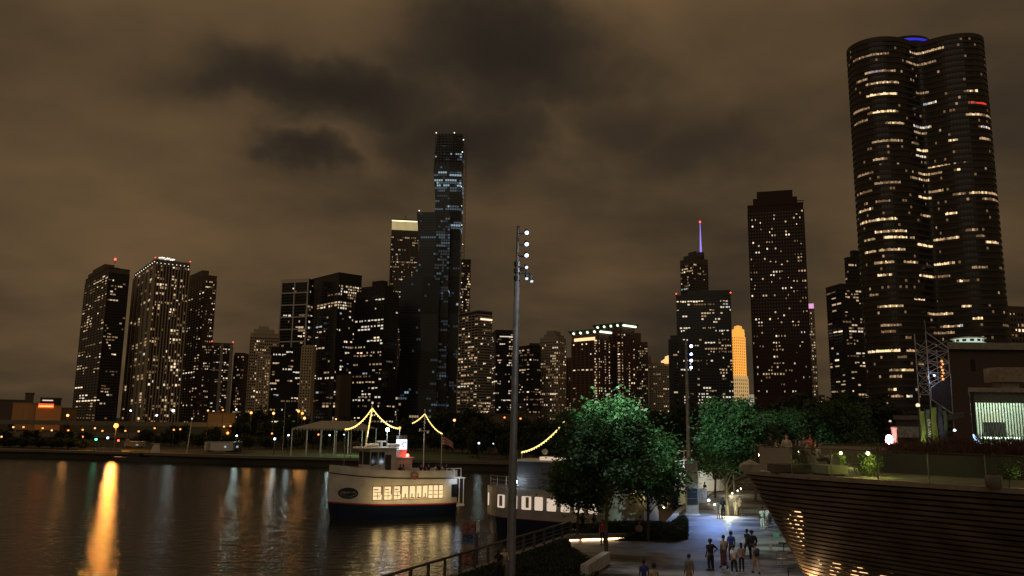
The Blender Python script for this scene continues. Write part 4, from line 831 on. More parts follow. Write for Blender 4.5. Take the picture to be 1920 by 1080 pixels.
for s in (1, -1):
    for x0_, x1_ in ((xb - 1.35, xb - .68), (xb - 2.1, xb - 1.45)): mb = MB(); y = 1.37 * s; mb.quad((x0_, y, 5.4), (x1_, y, 5.4), (x1_, y, 6.7), (x0_, y, 6.7)); sub(b1, 'side_window', mb.mesh('side_window', gl))
    mb = MB(); mb.box(xa + .55, xa + 1.2, 1.36 * s, 1.40 * s, dk, 6.4); sub(b1, 'door', mb.mesh('door', darkw))
    mb = MB(); mb.box(xa + 2.45, xa + 2.75, 1.362 * s, 1.41 * s, 5.3, 6.7); sub(b1, 'door_glass', mb.mesh('door_glass', gl))
mb = MB(); mb.prism([(xa - .2, -1.6), (xb + .2, -1.6), (xb + .7, -.7), (xb + .7, .7), (xb + .2, 1.6), (xa - .2, 1.6)], zr - .15, zr); sub(b1, 'wheelhouse_roof', mb.mesh('wheelhouse_roof', offwhite))
for x in (xb - .9, xa + .2): mb = MB(); mb.tube([(x - .7, .8, zr + .2), (x + .6, .8, zr + .2)], .18, 8); sub(b1, 'life_raft', mb.mesh('life_raft', white))
mb = MB(); q = px2x(722); mb.tube([(q, 0, zr), (q, 0, zr + .5)], .12, 8); mb.box(q - .5, q + .5, -.1, .1, zr + .5, zr + .65); sub(b1, 'radar', mb.mesh('radar', white))
mb = MB(); mb.ball((px2x(698), 1.6, dk + .25), .55, 8); sub(b1, 'covered_gear', mb.mesh('covered_gear', darkw))
# engine casing and funnel
xa2, xb2 = px2x(781), px2x(747); mb = MB(); mb.box(xa2, xb2, -.9, .9, dk, 6.0); sub(b1, 'engine_casing', mb.mesh('engine_casing', hullwhite)); mb = MB(); mb.box(xa2 - .2, xb2 + .0, -1.05, 1.05, 6.003, 6.12); sub(b1, 'casing_roof', mb.mesh('casing_roof', offwhite))
fx0, fx1 = px2x(772), px2x(756); mb = MB(); mb.box(fx0, fx1, -.42, .42, 6.125, 6.9); sub(b1, 'funnel', mb.mesh('funnel', hullwhite))
lb = em('lit_funnel_panel', (.72, .95, 1), 1.5); mb = MB(); mb.box(fx0 - .01, fx1 + .01, -.44, .44, 6.903, 7.95); sub(b1, 'lit_panel', mb.mesh('lit_panel', lb))
mb = MB(); mb.box(fx0, fx1, -.42, .42, 7.953, 8.35); sub(b1, 'funnel_top', mb.mesh('funnel_top', steel))
mb = MB(); cx_ = fx0 + .28; pts_ = [(cx_ + .22 * cos(a), .455, 7.42 + .26 * sin(a)) for a in [R(-60 + 24 * k + 90) for k in range(11)]]; mb.tube([(2 * cx_ - x, y, z) for x, y, z in pts_], .045, 6); sub(b1, 'funnel_emblem', mb.mesh('funnel_emblem', em('emblem_blue', (.05, .15, .8), .5, False)))
mb = MB(); rx = px2x(770); mb.ball((rx, 1.0, 6.3), .17, 8); sub(b1, 'red_lamp', mb.mesh('red_lamp', em('boat_red_lamp', (1, .05, .03), 30)))
l_ = light('red_glow', 'POINT', (0, 0, 0), 9, (1, .08, .05)); l_.parent = b1; l_.location = (rx, 1.25, 6.35)
# masts, lamps, string lights
def mast(x, y, z0, z1, r, nm='mast', lean=0): mb = MB(); mb.tube([(x + lean, y, z0), (x, y, z1)], [r, r * .6], 8); return sub(b1, nm, mb.mesh(nm, offwhite))
mx = px2x(700); mast(mx, 0, zr, 11.6, .09, lean=.55); mast(px2x(733), 0, zr, 8.8, .05, 'lamp_pole'); mx2 = px2x(812); mast(mx2, 0, dk, 11.2, .08); mx3 = px2x(847); mast(mx3, .5, dk - .1, 8.7, .05, 'flagpole')
mb = MB(); mb.ball((px2x(733), .05, 8.95), .2, 10); sub(b1, 'flood_lamp', mb.mesh('flood_lamp', em('boat_flood', (.75, .88, 1), 40)))
l_ = light('flood_glow', 'POINT', (0, 0, 0), 110, (.7, .85, 1)); l_.parent = b1; l_.location = (px2x(733), .4, 8.95)
mb = MB(); mb.ball((mx, 0, 11.75), .12, 8); sub(b1, 'masthead_lamp', mb.mesh('masthead_lamp', W_WHITE)); mb = MB(); mb.box(mx2 - .6, mx2 + .6, -.05, .05, 8.8, 8.9); mb.ball((mx2 - .4, 0, 8.7), .16, 6); mb.ball((mx2 + .5, 0, 9.0), .14, 6); sub(b1, 'mast_crosstree', mb.mesh('mast_crosstree', offwhite))
def strand(o, p, q, sag, n=14, r=.045, nm='string_lights'):
    p, q = Vector(p), Vector(q); pts = [p.lerp(q, i / n) + Vector((0, 0, -sag * 4 * (i / n) * (1 - i / n))) for i in range(n + 1)]; mb = MB(); mb.tube(pts, r, 6)
    for a in pts: mb.ball(a - Vector((0, 0, .05)), r * 1.7, 6)
    return sub(o, nm, mb.mesh(nm, STRING))
strand(b1, (px2x(643) - .2, .2, 9.0), (mx, 0, 11.2), .55); strand(b1, (mx, 0, 11.2), (px2x(759), 0, 9.1), .5); strand(b1, (mx, .1, 11.2), (mx + .45, .1, 8.3), 0, 8, .03)
strand(b1, (px2x(786), 0, 9.7), (mx2, 0, 10.7), .12, 8, .035); strand(b1, (mx2, 0, 10.7), (mx3, .5, 8.6), .35, 12, .035)
mb = MB(); mb.ball((px2x(759), 0, 9.15), .14, 8); sub(b1, 'amber_lamp', mb.mesh('amber_lamp', ORANGE)); mb = MB(); mb.tube([(px2x(759), 0, zr), (px2x(759), 0, 9.1)], .05, 6); sub(b1, 'lamp_pole', mb.mesh('lamp_pole', steel))
mb = MB(); mb.tube([(px2x(643) - .2, .2, 5.2), (px2x(643) - .2, .2, 9.0)], .035, 6); sub(b1, 'bow_staff', mb.mesh('bow_staff', steel))
l_ = light('string_glow', 'POINT', (0, 0, 0), 120, (1, .75, .3)); l_.parent = b1; l_.location = (mx + 1.5, 1, 9.6)
for k_ in range(6):
    l_ = light('added_glint_lamp', 'POINT', (0, 0, 0), 36, (1, .70, .28), None, .4); l_.parent = b1; l_.location = (1.8 + k_ * 1.5, 3.7, 2.4)  # added lights floating outside the hull, to put gold on the water
# stern flag, hanging in soft folds
for k in range(7):
    mb = MB(); n_ = 8
    for i in range(n_):
        f0, f1 = i / n_, (i + 1) / n_
        def fp(f, zz_): return (mx3 - .05 - 1.3 * f, .5 + .09 * sin(f * 9), 8.3 - .14 * zz_ - .75 * f * f - (1 - f) * 0.0 + (.35 * f * zz_ / 7))
        mb.quad(fp(f0, k), fp(f1, k), fp(f1, k + 1), fp(f0, k + 1))
    sub(b1, 'flag_stripe', mb.mesh('flag_stripe', mat('flag_red', (.35, .04, .04), .8) if k % 2 == 0 else mat('flag_white', (.5, .45, .4), .8)))
mb = MB(); mb.box(mx3 - .50, mx3 - .06, .42, .50, 7.85, 8.3); sub(b1, 'flag_canton', mb.mesh('flag_canton', navy))
mb = MB(); 
for k in range(14): a, b = 2 * pi * k / 14, 2 * pi * (k + 1) / 14; mb.tube([(px2x(773) + .34 * cos(a), W1(.35) + .1, 4.32 + .34 * sin(a)), (px2x(773) + .34 * cos(b), W1(.35) + .1, 4.32 + .34 * sin(b))], .09, 6)
sub(b1, 'lifebuoy', mb.mesh('lifebuoy', mat('lifebuoy_orange', (.35, .08, .04), .6)))
# stern gate rails and open after deck
mb = MB()
for x0_ in (-.35, .55): 
    for za in (4.0, 4.95): mb.tube([(x0_, 2.45, za), (x0_ + .8, 2.48, za)], .045, 6)
    for xx in (x0_, x0_ + .8): mb.tube([(xx, 2.45, 4.0), (xx, 2.45, 4.95)], .045, 6)
sub(b1, 'stern_rail', mb.mesh('stern_rail', white))
mb = MB(); mb.box(-.9, 0, -2.3, 2.42, 3.88, 3.98); sub(b1, 'stern_platform', mb.mesh('stern_platform', white)); mb = MB(); mb.box(-.9, -.02, -2.2, 2.3, 1.0, 1.2); sub(b1, 'lower_platform', mb.mesh('lower_platform', white))
mb = MB(); mb.box(-.03, .75, 2.33, 2.56, 2.0, 3.3); sub(b1, 'stern_opening', mb.mesh('stern_opening', black))
for xx in (-.8, -.3): mb = MB(); mb.tube([(xx, 2.2, 1.2), (xx, 2.2, 3.88)], .05, 6); sub(b1, 'stern_post', mb.mesh('stern_post', white))
l_ = light('stern_lamp', 'POINT', (0, 0, 0), 22, (.7, .85, 1)); l_.parent = b1; l_.location = (.2, 3.0, 3.6)

# boat 2, moored
A, B = (12.0, 69.6), (-2.0, 76.3); rz, L2 = frame_xy(A, B)
b2 = thing('moored_tour_boat', 'white and navy tour boat moored behind the railing, big rounded square lit windows', 'boat', (A[0], A[1], -1.5), None, rz)
zb2 = lambda t: 1.5 + .12 * t; top2 = lambda t: 4.1 + .05 * t
W2 = hull(b2, L2, 2.5, [('lower_hull', navy, lambda t: -.7, zb2, .9, 1), ('red_stripe', red_p, lambda t: zb2(t) - .0, lambda t: zb2(t) + .06, 1.008, 1.008), ('upper_hull', mat('moored_hull_paint', (.30, .28, .255), .5, var=.2, vs=.8), lambda t: zb2(t) + .03, top2, 1, .97)], .9, 5)
deck_poly(b2, W2, L2, lambda t: top2(t) - .02, mat('deck_grey', (.2, .2, .2), .7), k=.965)
for i, (a, b) in enumerate([(934, 945), (970, 988), (995, 1014), (1021, 1041), (1046, 1063), (1069, 1088), (1095, 1113), (1120, 1138), (1145, 1163)]):
    xs = lambda px: L2 * (1 - (px - 929) / (1240 - 929) * 1.0); xa, xb = xs(b), xs(a); wa, wb = W2(xa / L2) + .035, W2(xb / L2) + .035; mb = MB(); rC = .12; z0, z1 = 2.4, 3.6; W_ = xb - xa; vs = []
    for cx_, cz_, a0 in ((xb - rC, z1 - rC, 0), (xa + rC, z1 - rC, 90), (xa + rC, z0 + rC, 180), (xb - rC, z0 + rC, 270)):
        for k in range(4): an = R(a0 + 30 * k); x = cx_ + rC * cos(an); z = cz_ + rC * sin(an); vs.append((x, wa + (wb - wa) * (x - xa) / W_ - (z - 2) * .025 + .04, z))
    mb.add(vs, [tuple(range(16))]); sub(b2, 'window', mb.mesh('window', CREAM2)); mb = MB()
    for k in range(16): mb.tube([vs[k], vs[(k + 1) % 16]], .03, 4, cap=False)
    sub(b2, 'window_frame', mb.mesh('window_frame', darkw))
    if i in (1, 3): mb = MB(); mb.box(xa + .25, xa + .55, wa + .04, wa + .06, 2.6, 3.5); sub(b2, 'curtain', mb.mesh('curtain', mat('curtain', (.35, .28, .2), .8)))
mb = MB()
for i in range(15): 
    t = i / 14 * .93; x = t * L2 + .2; y = W2(x / L2) * .95; mb.tube([(x, y, top2(0)), (x, y, 5.15)], .025, 5)
    if i < 14: x2 = (i + 1) / 14 * .93 * L2 + .2; y2 = W2(x2 / L2) * .95; [mb.tube([(x, y, z), (x2, y2, z)], .02, 5) for z in (4.45, 4.8, 5.15)]
sub(b2, 'deck_railing', mb.mesh('deck_railing', steel))
xs = lambda px: L2 * (1 - (px - 929) / 311); mb = MB(); mb.box(xs(1110), xs(1000), -1.6, 1.6, 4.12, 6.5); sub(b2, 'wheelhouse', mb.mesh('wheelhouse', mat('wheelhouse_dark', (.05, .05, .055), .6)))
mb = MB(); mb.box(xs(1113), xs(996), -1.9, 1.9, 6.503, 6.65); sub(b2, 'wheelhouse_roof', mb.mesh('wheelhouse_roof', offwhite))
mb = MB(); mb.box(xs(1118), xs(1050), 1.2, 1.9, 6.66, 6.95); sub(b2, 'roof_light_box', mb.mesh('roof_light_box', em('roof_box_glow', (1, .75, .55), .6, False)))
mb = MB(); mb.ball((xs(1007), 2.3, 4.75), .19, 10); sub(b2, 'flood_lamp', mb.mesh('flood_lamp', MATS['boat_flood']))
l_ = light('flood_glow', 'POINT', (0, 0, 0), 14, (.75, .88, 1)); l_.parent = b2; l_.location = (xs(1007), 3.4, 4.8)
mb = MB(); mb.tube([(xs(1010), 1.3, 6.6), (xs(1010), 1.3, 7.4)], .04, 5); mb.tube([(xs(1087), .5, 6.6), (xs(1089), .5, 10.4)], .07, 6); sub(b2, 'mast', mb.mesh('mast', offwhite))
strand(b2, (xs(1010), 1.3, 7.3), (xs(1088), .5, 10.2), .55, 18, .045)
mb = MB(); mb.ball((xs(1060), 1.9, 7.4), .3, 8, sz=.8); sub(b2, 'radome', mb.mesh('radome', offwhite))
l_ = light('string_glow', 'POINT', (0, 0, 0), 60, (1, .75, .3)); l_.parent = b2; l_.location = (xs(1130), 3.2, 5.4)
# boat 3 behind the tree
b3 = thing('docked_cruise_boat', 'white boat with a dark cabin door glimpsed between the promenade tree and the tall kiosk', 'boat', (19.6, 104, -1.5), None, R(20))
W3 = hull(b3, 9, 2.2, [('lower_hull', navy, lambda t: -.6, lambda t: 1.6, .9, 1), ('upper_hull', white, lambda t: 1.6, lambda t: 3.0, 1, 1)], .9, 3)
mb = MB(); mb.box(.5, 6, -1.8, 1.8, 3.0, 5.4); sub(b3, 'cabin', mb.mesh('cabin', white)); mb = MB(); mb.box(.3, 6.3, -2, 2, 5.403, 5.55); sub(b3, 'cabin_roof', mb.mesh('cabin_roof', white)); mb = MB(); mb.box(3.2, 4.1, -1.84, -1.803, 3.3, 5.1); sub(b3, 'door', mb.mesh('door', black))
mb = MB(); [mb.tube([(x, -1.9, 5.55), (x, -1.9, 6.6)], .04, 5) for x in (.6, 1.8, 3, 4.2, 5.4)]; mb.tube([(.6, -1.9, 6.6), (5.4, -1.9, 6.6)], .04, 5); sub(b3, 'roof_railing', mb.mesh('roof_railing', white))
mb = MB(); mb.ball((.6, -1.95, 5.9), .12, 6); mb.ball((3.3, -1.95, 6.6), .1, 6); sub(b3, 'deck_lamps', mb.mesh('deck_lamps', ORANGE)); l_ = light('cabin_glow', 'POINT', (0, 0, 0), 120, (.75, .95, 1)); l_.parent = b3; l_.location = (3, -4, 4.5)

# ---------------------------------------------------------------- lamp masts
FLOODM = em('floodlight_lens', (.42, .60, 1), 3.2)
def head(o, p, tgt, m, lenr=.17, on=True, ln=.42):
    p = Vector(p); d = (Vector(tgt) - (p + o.location)).normalized(); mb = MB(); mb.tube([p - d * ln, p - d * ln * .6, p], [lenr * .5, lenr * .95, lenr * 1.12], 12); h = sub(o, 'lamp_head', mb.mesh('lamp_head', dksteel))
    if on: mb = MB(); mb.tube([p + d * .005, p + d * .02], lenr * .95, 16); c_ = sub(h, 'lens', mb.mesh('lens', m))
PX, PY = at(958, 1030, 43).x, 43.0
mast1 = thing('lamp_mast', 'tall grey tapering lamp mast with a column of blazing blue-white floodlights, nearest to the camera', 'lamp mast', (PX, PY, 0))
ztop = at(972, 424, 43).z; mast1.rotation_euler.y = .009; mb = MB(); mb.tube([(0, 0, 0), (0, 0, .25), (0, 0, .26), (0, 0, 6.9), (0, 0, 6.91), (0, 0, ztop * .84), (0, 0, ztop * .84 + .01), (0, 0, ztop)], [.34, .34, .235, .215, .195, .15, .10, .07], 20); sub(mast1, 'pole', mb.mesh('pole', mat('mast_steel', (.12, .115, .11), .55, .3)))
tx = at(982, 436, 43).x - PX + .0
FL = [(982, 436), (982, 457.5), (982, 478.5), (982, 501)]
for i, (px, py) in enumerate(FL):
    q = at(px, py, 42.7); loc = (q.x - PX, -.3, q.z); mb = MB(); mb.tube([(0, 0, q.z), (q.x - PX, -.05, q.z)], .04, 6); sub(mast1, 'bracket', mb.mesh('bracket', dksteel))
    head(mast1, loc, (3 + i, 20, 2), FLOODM if i < 3 else em('floodlight_lens_soft', (.66, .80, 1), 1.5), .115 if i < 3 else .085)
for px, py, tg in ((982.5, 522, (2, 30, 0)), (992, 527, (4, 34, 0))):
    q = at(px, py, 42.7); mb = MB(); mb.tube([(0, 0, q.z + .45), (q.x - PX, -.1, q.z + .5)], .035, 6); sub(mast1, 'bracket', mb.mesh('bracket', dksteel)); head(mast1, (q.x - PX, -.3, q.z), tg, MATS['floodlight_lens_soft'], .085, True, .55)
for z in (at(970, 495, 43).z, at(970, 508, 43).z, at(970, 522, 43).z): mb = MB(); mb.tube([(0, 0, z - .12), (0, 0, z + .12)], .19, 14); sub(mast1, 'collar', mb.mesh('collar', dksteel))
fx = at(982, 457, 43)
def flood(target, power, cone, rad=.25, col=(.62, .80, 1.0), pos=None):
    p = Vector(pos) if pos else Vector((fx.x + .3, 43.0, fx.z)); light('floodlight_beam', 'SPOT', tuple(p), power, col, None, rad, target, cone, .5)
flood((8.6, 54, 9), 26000, 34, col=(.62, 1.0, .80)); flood((13.5, 52, 0), 4000, 44, col=(.76, .87, 1)); flood((20.6, 78, 9.5), 70000, 13, col=(.64, 1.0, .84)); flood((16, 68, 0), 3800, 26, col=(.62, .75, 1))
flood((-13.5, 87, 1), 2000, 21, col=(1, .74, .55)); light('pavilion_glow', 'POINT', (14.7, 41.0, .9), 55, (1, .60, .28), None, .15); light('mast_fill', 'POINT', (fx.x + 1.6, 41.6, fx.z - 1), 380, (.8, .88, 1), None, .3)  # warm boat beam and omni mast point are added to brighten boat and slats
# second mast far right behind the round tree
P2x = at(1291, 850, 92).x; mast2 = thing('lamp_mast', 'more distant lamp mast with blue lamps rising behind the round-crowned lit tree', 'lamp mast', (P2x, 92, 0))
z2 = at(1295, 640, 92).z; mb = MB(); mb.tube([(0, 0, 0), (0, 0, z2)], [.30, .12], 12); sub(mast2, 'pole', mb.mesh('pole', steel)); FB = em('blue_mast_lens', (.30, .42, 1), 22)
for py, r_ in ((649, .17), (664, .14), (676, .16), (689, .15)): q = at(1296, py, 91.7); head(mast2, (q.x - P2x, -.3, q.z), (10, 20, 0), FB, r_)
l_ = light('mast_glow', 'SPOT', (P2x + .5, 91.5, z2 - 1), 1900, (.5, .64, 1), None, .3, (19, 72, 0), 60, .6)

# ---------------------------------------------------------------- quay railing, sign, kiosk, planters, bench
rail = thing('quay_railing', 'long dark metal quay railing with slanting top rail running beside the water', 'railing', (0, 0, 0))
rmat = mat('rail_bronze', (.10, .085, .06), .5, .3)
pa, pb = Vector((-14.5, 21.8, 0)), Vector((4.6, 62.2, 0)); nR = 26
mb = MB(); mb.tube([pa + Vector((0, 0, 1.12)), pb + Vector((0, 0, 1.12))], .075, 8); mb.build('top_rail', rmat, rail)
for z in (.3, .55, .8): mb = MB(); mb.tube([pa + Vector((.06, 0, z)), pb + Vector((.06, 0, z))], .012, 5); mb.build('cable', steel, rail)
for i in range(nR + 1): p_ = pa.lerp(pb, i / nR); mb = MB(); mb.obox(p_ + Vector((.05, 0, .62)), Vector((.09, 0, 0)), Vector((0, .02, 0)), Vector((0, 0, .48))); mb.build('post', rmat, rail)
mb = MB(); mb.prism([(-6.8 - 7, 21), (-6.8 + 8, 21), (2.5, 44), (4.4, 52), (4.6, 58), (-6.3, 37.7)], .002, .05)
# dark planted mound in the foreground
def mound(name, poly, hmax, m, seed, leafm, n, size, lab=None):
    bm = bmesh.new(); xs_ = [p[0] for p in poly]; ys_ = [p[1] for p in poly]; st = .5
    def inside(x, y):
        c = False; j = len(poly) - 1
        for i in range(len(poly)):
            if (poly[i][1] > y) != (poly[j][1] > y) and x < (poly[j][0] - poly[i][0]) * (y - poly[i][1]) / (poly[j][1] - poly[i][1]) + poly[i][0]: c = not c
            j = i
        return c
    def dist(x, y):
        d = 1e9
        for i in range(len(poly)):
            a, b = Vector(poly[i]), Vector(poly[(i + 1) % len(poly)]); p = Vector((x, y)); t_ = max(0, min(1, (p - a).dot(b - a) / (b - a).length_squared)); d = min(d, (p - a - (b - a) * t_).length)
        return d
    hf = lambda x, y: (hmax * (1 - math.exp(-dist(x, y) / 1.2)) * (1 + .15 * noise.noise(Vector((x * .4, y * .4, seed))))) if inside(x, y) else -.05
    X = np.arange(min(xs_) - .5, max(xs_) + .5, st); Yv = np.arange(min(ys_) - .5, max(ys_) + .5, st); g = {}
    for i, x in enumerate(X):
        for j, y in enumerate(Yv): g[i, j] = bm.verts.new((x, y, hf(x, y)))
    for i in range(len(X) - 1):
        for j in range(len(Yv) - 1):
            q_ = [g[i, j], g[i + 1, j], g[i + 1, j + 1], g[i, j + 1]]
            if max(v.co.z for v in q_) > 0: bm.faces.new(q_)
    me = bpy.data.meshes.new(name); bm.to_mesh(me); bm.free(); me.materials.append(m); o = put(name, me); o['kind'] = 'structure'
    rg = np.random.default_rng(seed); P = []
    while len(P) < n:
        x, y = rg.uniform(min(xs_), max(xs_)), rg.uniform(min(ys_), max(ys_))
        if inside(x, y): P.append((x, y, hf(x, y) + rg.random() ** 2 * size * 3))
    o = put('ground_cover', quads_mesh('ground_cover', np.array(P), size, rg, leafm, 1.2, .4)); o['kind'] = 'stuff'
soil = mat('planting_soil', (.03, .026, .018), .95)
G_ = lambda px, py: (gnd(px, py).x, gnd(px, py).y)
mound('planted_mound', [(-11.6, 28), (-6.1, 38.4), (-.4, 50.4), (3.3, 58.6), (4.3, 59.3), (4.3, 56), (5.5, 49), (3.9, 43), (3.2, 38), (3, 28)], .5, soil, 3, leafmat('ground_cover_dark', (.022, .034, .014)), 42000, .09)
mound('shrub_bed', [(5.2, 60.8), (6, 66), (12.5, 66.5), (15.2, 74), (15.8, 73), (13.4, 62), (12.2, 60.4)], .8, soil, 5, leafmat('shrub_dark', (.03, .045, .016)), 18000, .11)
def slab_block(pts_px, label, hgt=.55, wd=.45):
    a, b = gnd(*pts_px[0]), gnd(*pts_px[1]); o = thing('concrete_bench_block', label, 'bench', tuple(a), None); d = (b - a); l = d.length; d.normalize(); n = Vector((-d.y, d.x, 0)); mb = MB()
    mb.obox(d * l / 2 + Vector((0, 0, hgt / 2 + .06)), d * l / 2, n * wd / 2, Vector((0, 0, hgt / 2 - .06))); sub(o, 'seat_block', mb.mesh('seat_block', mat('pale_concrete', (.42, .41, .38), .7))); mb = MB(); mb.obox(d * l / 2 + Vector((0, 0, .06)), d * (l / 2 - .05), n * (wd / 2 - .05), Vector((0, 0, .059))); sub(o, 'plinth', mb.mesh('plinth', dksteel)); return o
slab_block([(1236, 1008), (1259, 998)], 'short pale concrete block at the corner of the shrub bed behind the glowing bench', .75)
slab_block([(1096, 1088), (1137, 1060)], 'pale concrete block edging the dark planted mound in the foreground', .8)
# LED-lit bench wall
a, b = gnd(1068, 1017), gnd(1229, 1011); bl = thing('glowing_bench', 'long low bench wall with a glowing warm light strip along its foot, under the trees', 'bench', tuple(a)); d = b - a; l = d.length; d.normalize(); n = Vector((-d.y, d.x, 0))
mb = MB(); mb.obox(d * l / 2 + n * .32 + Vector((0, 0, .34)), d * l / 2, n * .32, Vector((0, 0, .14))); sub(bl, 'seat', mb.mesh('seat', cop)); mb = MB(); mb.obox(d * l / 2 + n * .42 + Vector((0, 0, .1)), d * (l / 2 - .1), n * .2, Vector((0, 0, .098))); sub(bl, 'base', mb.mesh('base', cop))
mb = MB(); mb.obox(d * (l * .57) + n * .12 + Vector((0, 0, .12)), d * (l * .42), n * .05, Vector((0, 0, .06))); sub(bl, 'light_strip', mb.mesh('light_strip', em('bench_led', (1, .66, .34), 7))); mb = MB(); mb.obox(d * (l * .06) + n * .12 + Vector((0, 0, .12)), d * (l * .05), n * .05, Vector((0, 0, .04))); sub(bl, 'light_strip', mb.mesh('light_strip', MATS['bench_led']))
# tall kiosk pylon
q = gnd(1299, 966); ki = thing('kiosk_pylon', 'tall grey information pylon with dark screens near its foot, standing on the promenade', 'kiosk', (q.x, q.y, 0)); hk = at(1299, 864, q.y).z; kg = mat('pylon_grey', (.16, .14, .12), .7); wv = .56
mb = MB(); mb.box(-wv, wv, 0, .5, .0, hk); sub(ki, 'slab', mb.mesh('slab', kg)); mb = MB(); mb.box(-wv - .14, wv + .14, -.15, .65, -.0, .12); sub(ki, 'foot', mb.mesh('foot', mat('pylon_foot', (.3, .3, .3), .6)))
for k, (z0, z1) in enumerate(((.95, 1.50), (1.55, 2.10), (2.15, 2.45))): mb = MB(); mb.box(-wv + .06, wv - .06, -.03, -.003, z0, z1); sub(ki, 'screen', mb.mesh('screen', black))
# poster pillar with the pier sign
q = gnd(881, 1058); pp = thing('poster_pillar', 'square poster pillar with red pictures and a blue sign reading PIER beside the water', 'sign', (q.x, q.y, 0), None, R(-8)); hp = at(881, 978, q.y).z; wv = .42
mb = MB(); mb.box(-wv, wv, -wv, wv, 0, hp); sub(pp, 'pillar', mb.mesh('pillar', mat('pillar_violet', (.08, .07, .11), .6)))
pos = mat('poster_red', (.20, .04, .04), .5, two=((.03, .01, .01), (.42, .16, .13)), vs=4)
for nm, m, z0, z1 in (('poster_panel', pos, hp * .74, hp * .99), ('blue_panel', mat('sign_blue', (.12, .18, .30), .5), hp * .50, hp * .72), ('notice_panel', mat('notice_cream', (.32, .26, .20), .6), hp * .30, hp * .485), ('poster_panel', pos, hp * .02, hp * .285)): mb = MB(); mb.box(-wv - .01, wv * .8, -wv - .02, -wv - .003, z0, z1); sub(pp, nm, mb.mesh(nm, m))
mb = MB(); mb.box(wv + .003, wv + .02, -wv, wv, hp * .75, hp * 1.0); sub(pp, 'side_notice', mb.mesh('side_notice', white))
def text(body, size, loc, parent, m, rot=(pi / 2, 0, 0), nm='lettering', ext=.004, wd=1.0, bold=.0):
    cu = bpy.data.curves.new('t', 'FONT'); cu.body = body; cu.size = size; cu.extrude = ext; cu.align_x = 'CENTER'; cu.align_y = 'CENTER'; cu.resolution_u = 2; cu.offset = bold
    o = bpy.data.objects.new('t', cu); C.objects.link(o); dg = bpy.context.evaluated_depsgraph_get(); me = bpy.data.meshes.new_from_object(o.evaluated_get(dg)); bpy.data.objects.remove(o)
    me.materials.clear(); me.materials.append(m); r = sub(parent, nm, me); r.location = loc; r.rotation_euler = rot; r.scale = (wd, 1, 1); return r
text('PIER', .34, (-.04, -wv - .025, hp * .655), pp, mat('sign_ink', (.008, .012, .04), .5), bold=.012)
text('PUBLIC', .19, (-.04, -wv - .025, hp * .565), pp, MATS['sign_ink'], bold=.006)
mb = MB()
for k in range(5): mb.box(-.3, .24 - .05 * (k % 2), -wv - .028, -wv - .021, hp * (.455 - .03 * k), hp * (.462 - .03 * k))
sub(pp, 'notice_lines', mb.mesh('notice_lines', MATS['cabin_brown']))
# ticket counters in cool light, gangway
for px, py, w_, h_, m, lb in ((1318, 945, .9, 1.6, mat('counter_blue_lit', (.25, .33, .6), .4), 'blue-lit white ticket counter just right of the tall kiosk'), (1308, 940, .5, 3.2, white, 'narrow white lit booth right behind the tall kiosk'), (1280, 948, .7, 1.3, white, 'small white stand just left of the tall kiosk')):  # blue light put into the white counter's own colour
    q = gnd(px, py); o = thing('ticket_stand', lb, 'counter', tuple(q)); mb = MB(); mb.box(-w_ / 2, w_ / 2, 0, .6, .08, h_); sub(o, 'body', mb.mesh('body', m)); mb = MB(); mb.box(-w_ / 2 - .08, w_ / 2 + .08, -.08, .68, h_ + .002, h_ + .07); sub(o, 'top', mb.mesh('top', white))
    for sx in (-1, 1): mb = MB(); mb.box(sx * w_ / 2 - .05, sx * w_ / 2 + .05, .1, .5, 0, .079); sub(o, 'foot', mb.mesh('foot', dksteel))
light('counter_lamp', 'SPOT', (19.2, 77, 4.3), 2600, (.25, .42, 1), None, .2, (18.4, 75, 0), 120)
gw = thing('gangway', 'sloping boat gangway outlined with yellow string lights behind the trees', 'gangway', (0, 0, 0)); a = at(1168, 958, 70); b = at(1192, 920, 68.5); sd = Vector((.0, 1.1, 0))
for k, (s_, e_) in enumerate(((a, b), (a + sd, b + sd))): strand(gw, s_, e_, 0, 10, .05)
mb = MB(); mb.obox((a + b) / 2 + sd / 2 - Vector((0, 0, 1.0)), (b - a) / 2, sd / 2, Vector((0, 0, .06))); sub(gw, 'ramp', mb.mesh('ramp', steel))
for k in range(7): p_ = a.lerp(b, k / 6); mb = MB(); mb.tube([p_ - Vector((0, 0, 1)), p_], .03, 5); sub(gw, 'baluster', mb.mesh('baluster', steel))
a = gnd(1252, 954); b = at(1222, 922, 79); mb = MB(); mb.tube([a + Vector((0, 0, 1)), b], .05, 6); mb.tube([a + Vector((0, 0, .1)), b - Vector((0, 0, .9))], .09, 6)
for k in range(5): p_ = a.lerp(b - Vector((0, 0, .9)), k / 4); mb.tube([p_, p_ + Vector((0, 0, 1))], .03, 5)
sub(gw, 'handrail', mb.mesh('handrail', white)); light('gangway_glow', 'POINT', (11.2, 67.4, 2.6), 26, (1, .78, .22), None, .2); light('gangway_lamp', 'POINT', (15.3, 78, 2.0), 45, (1, .85, .45), None, .1)
q = gnd(1322, 905); 

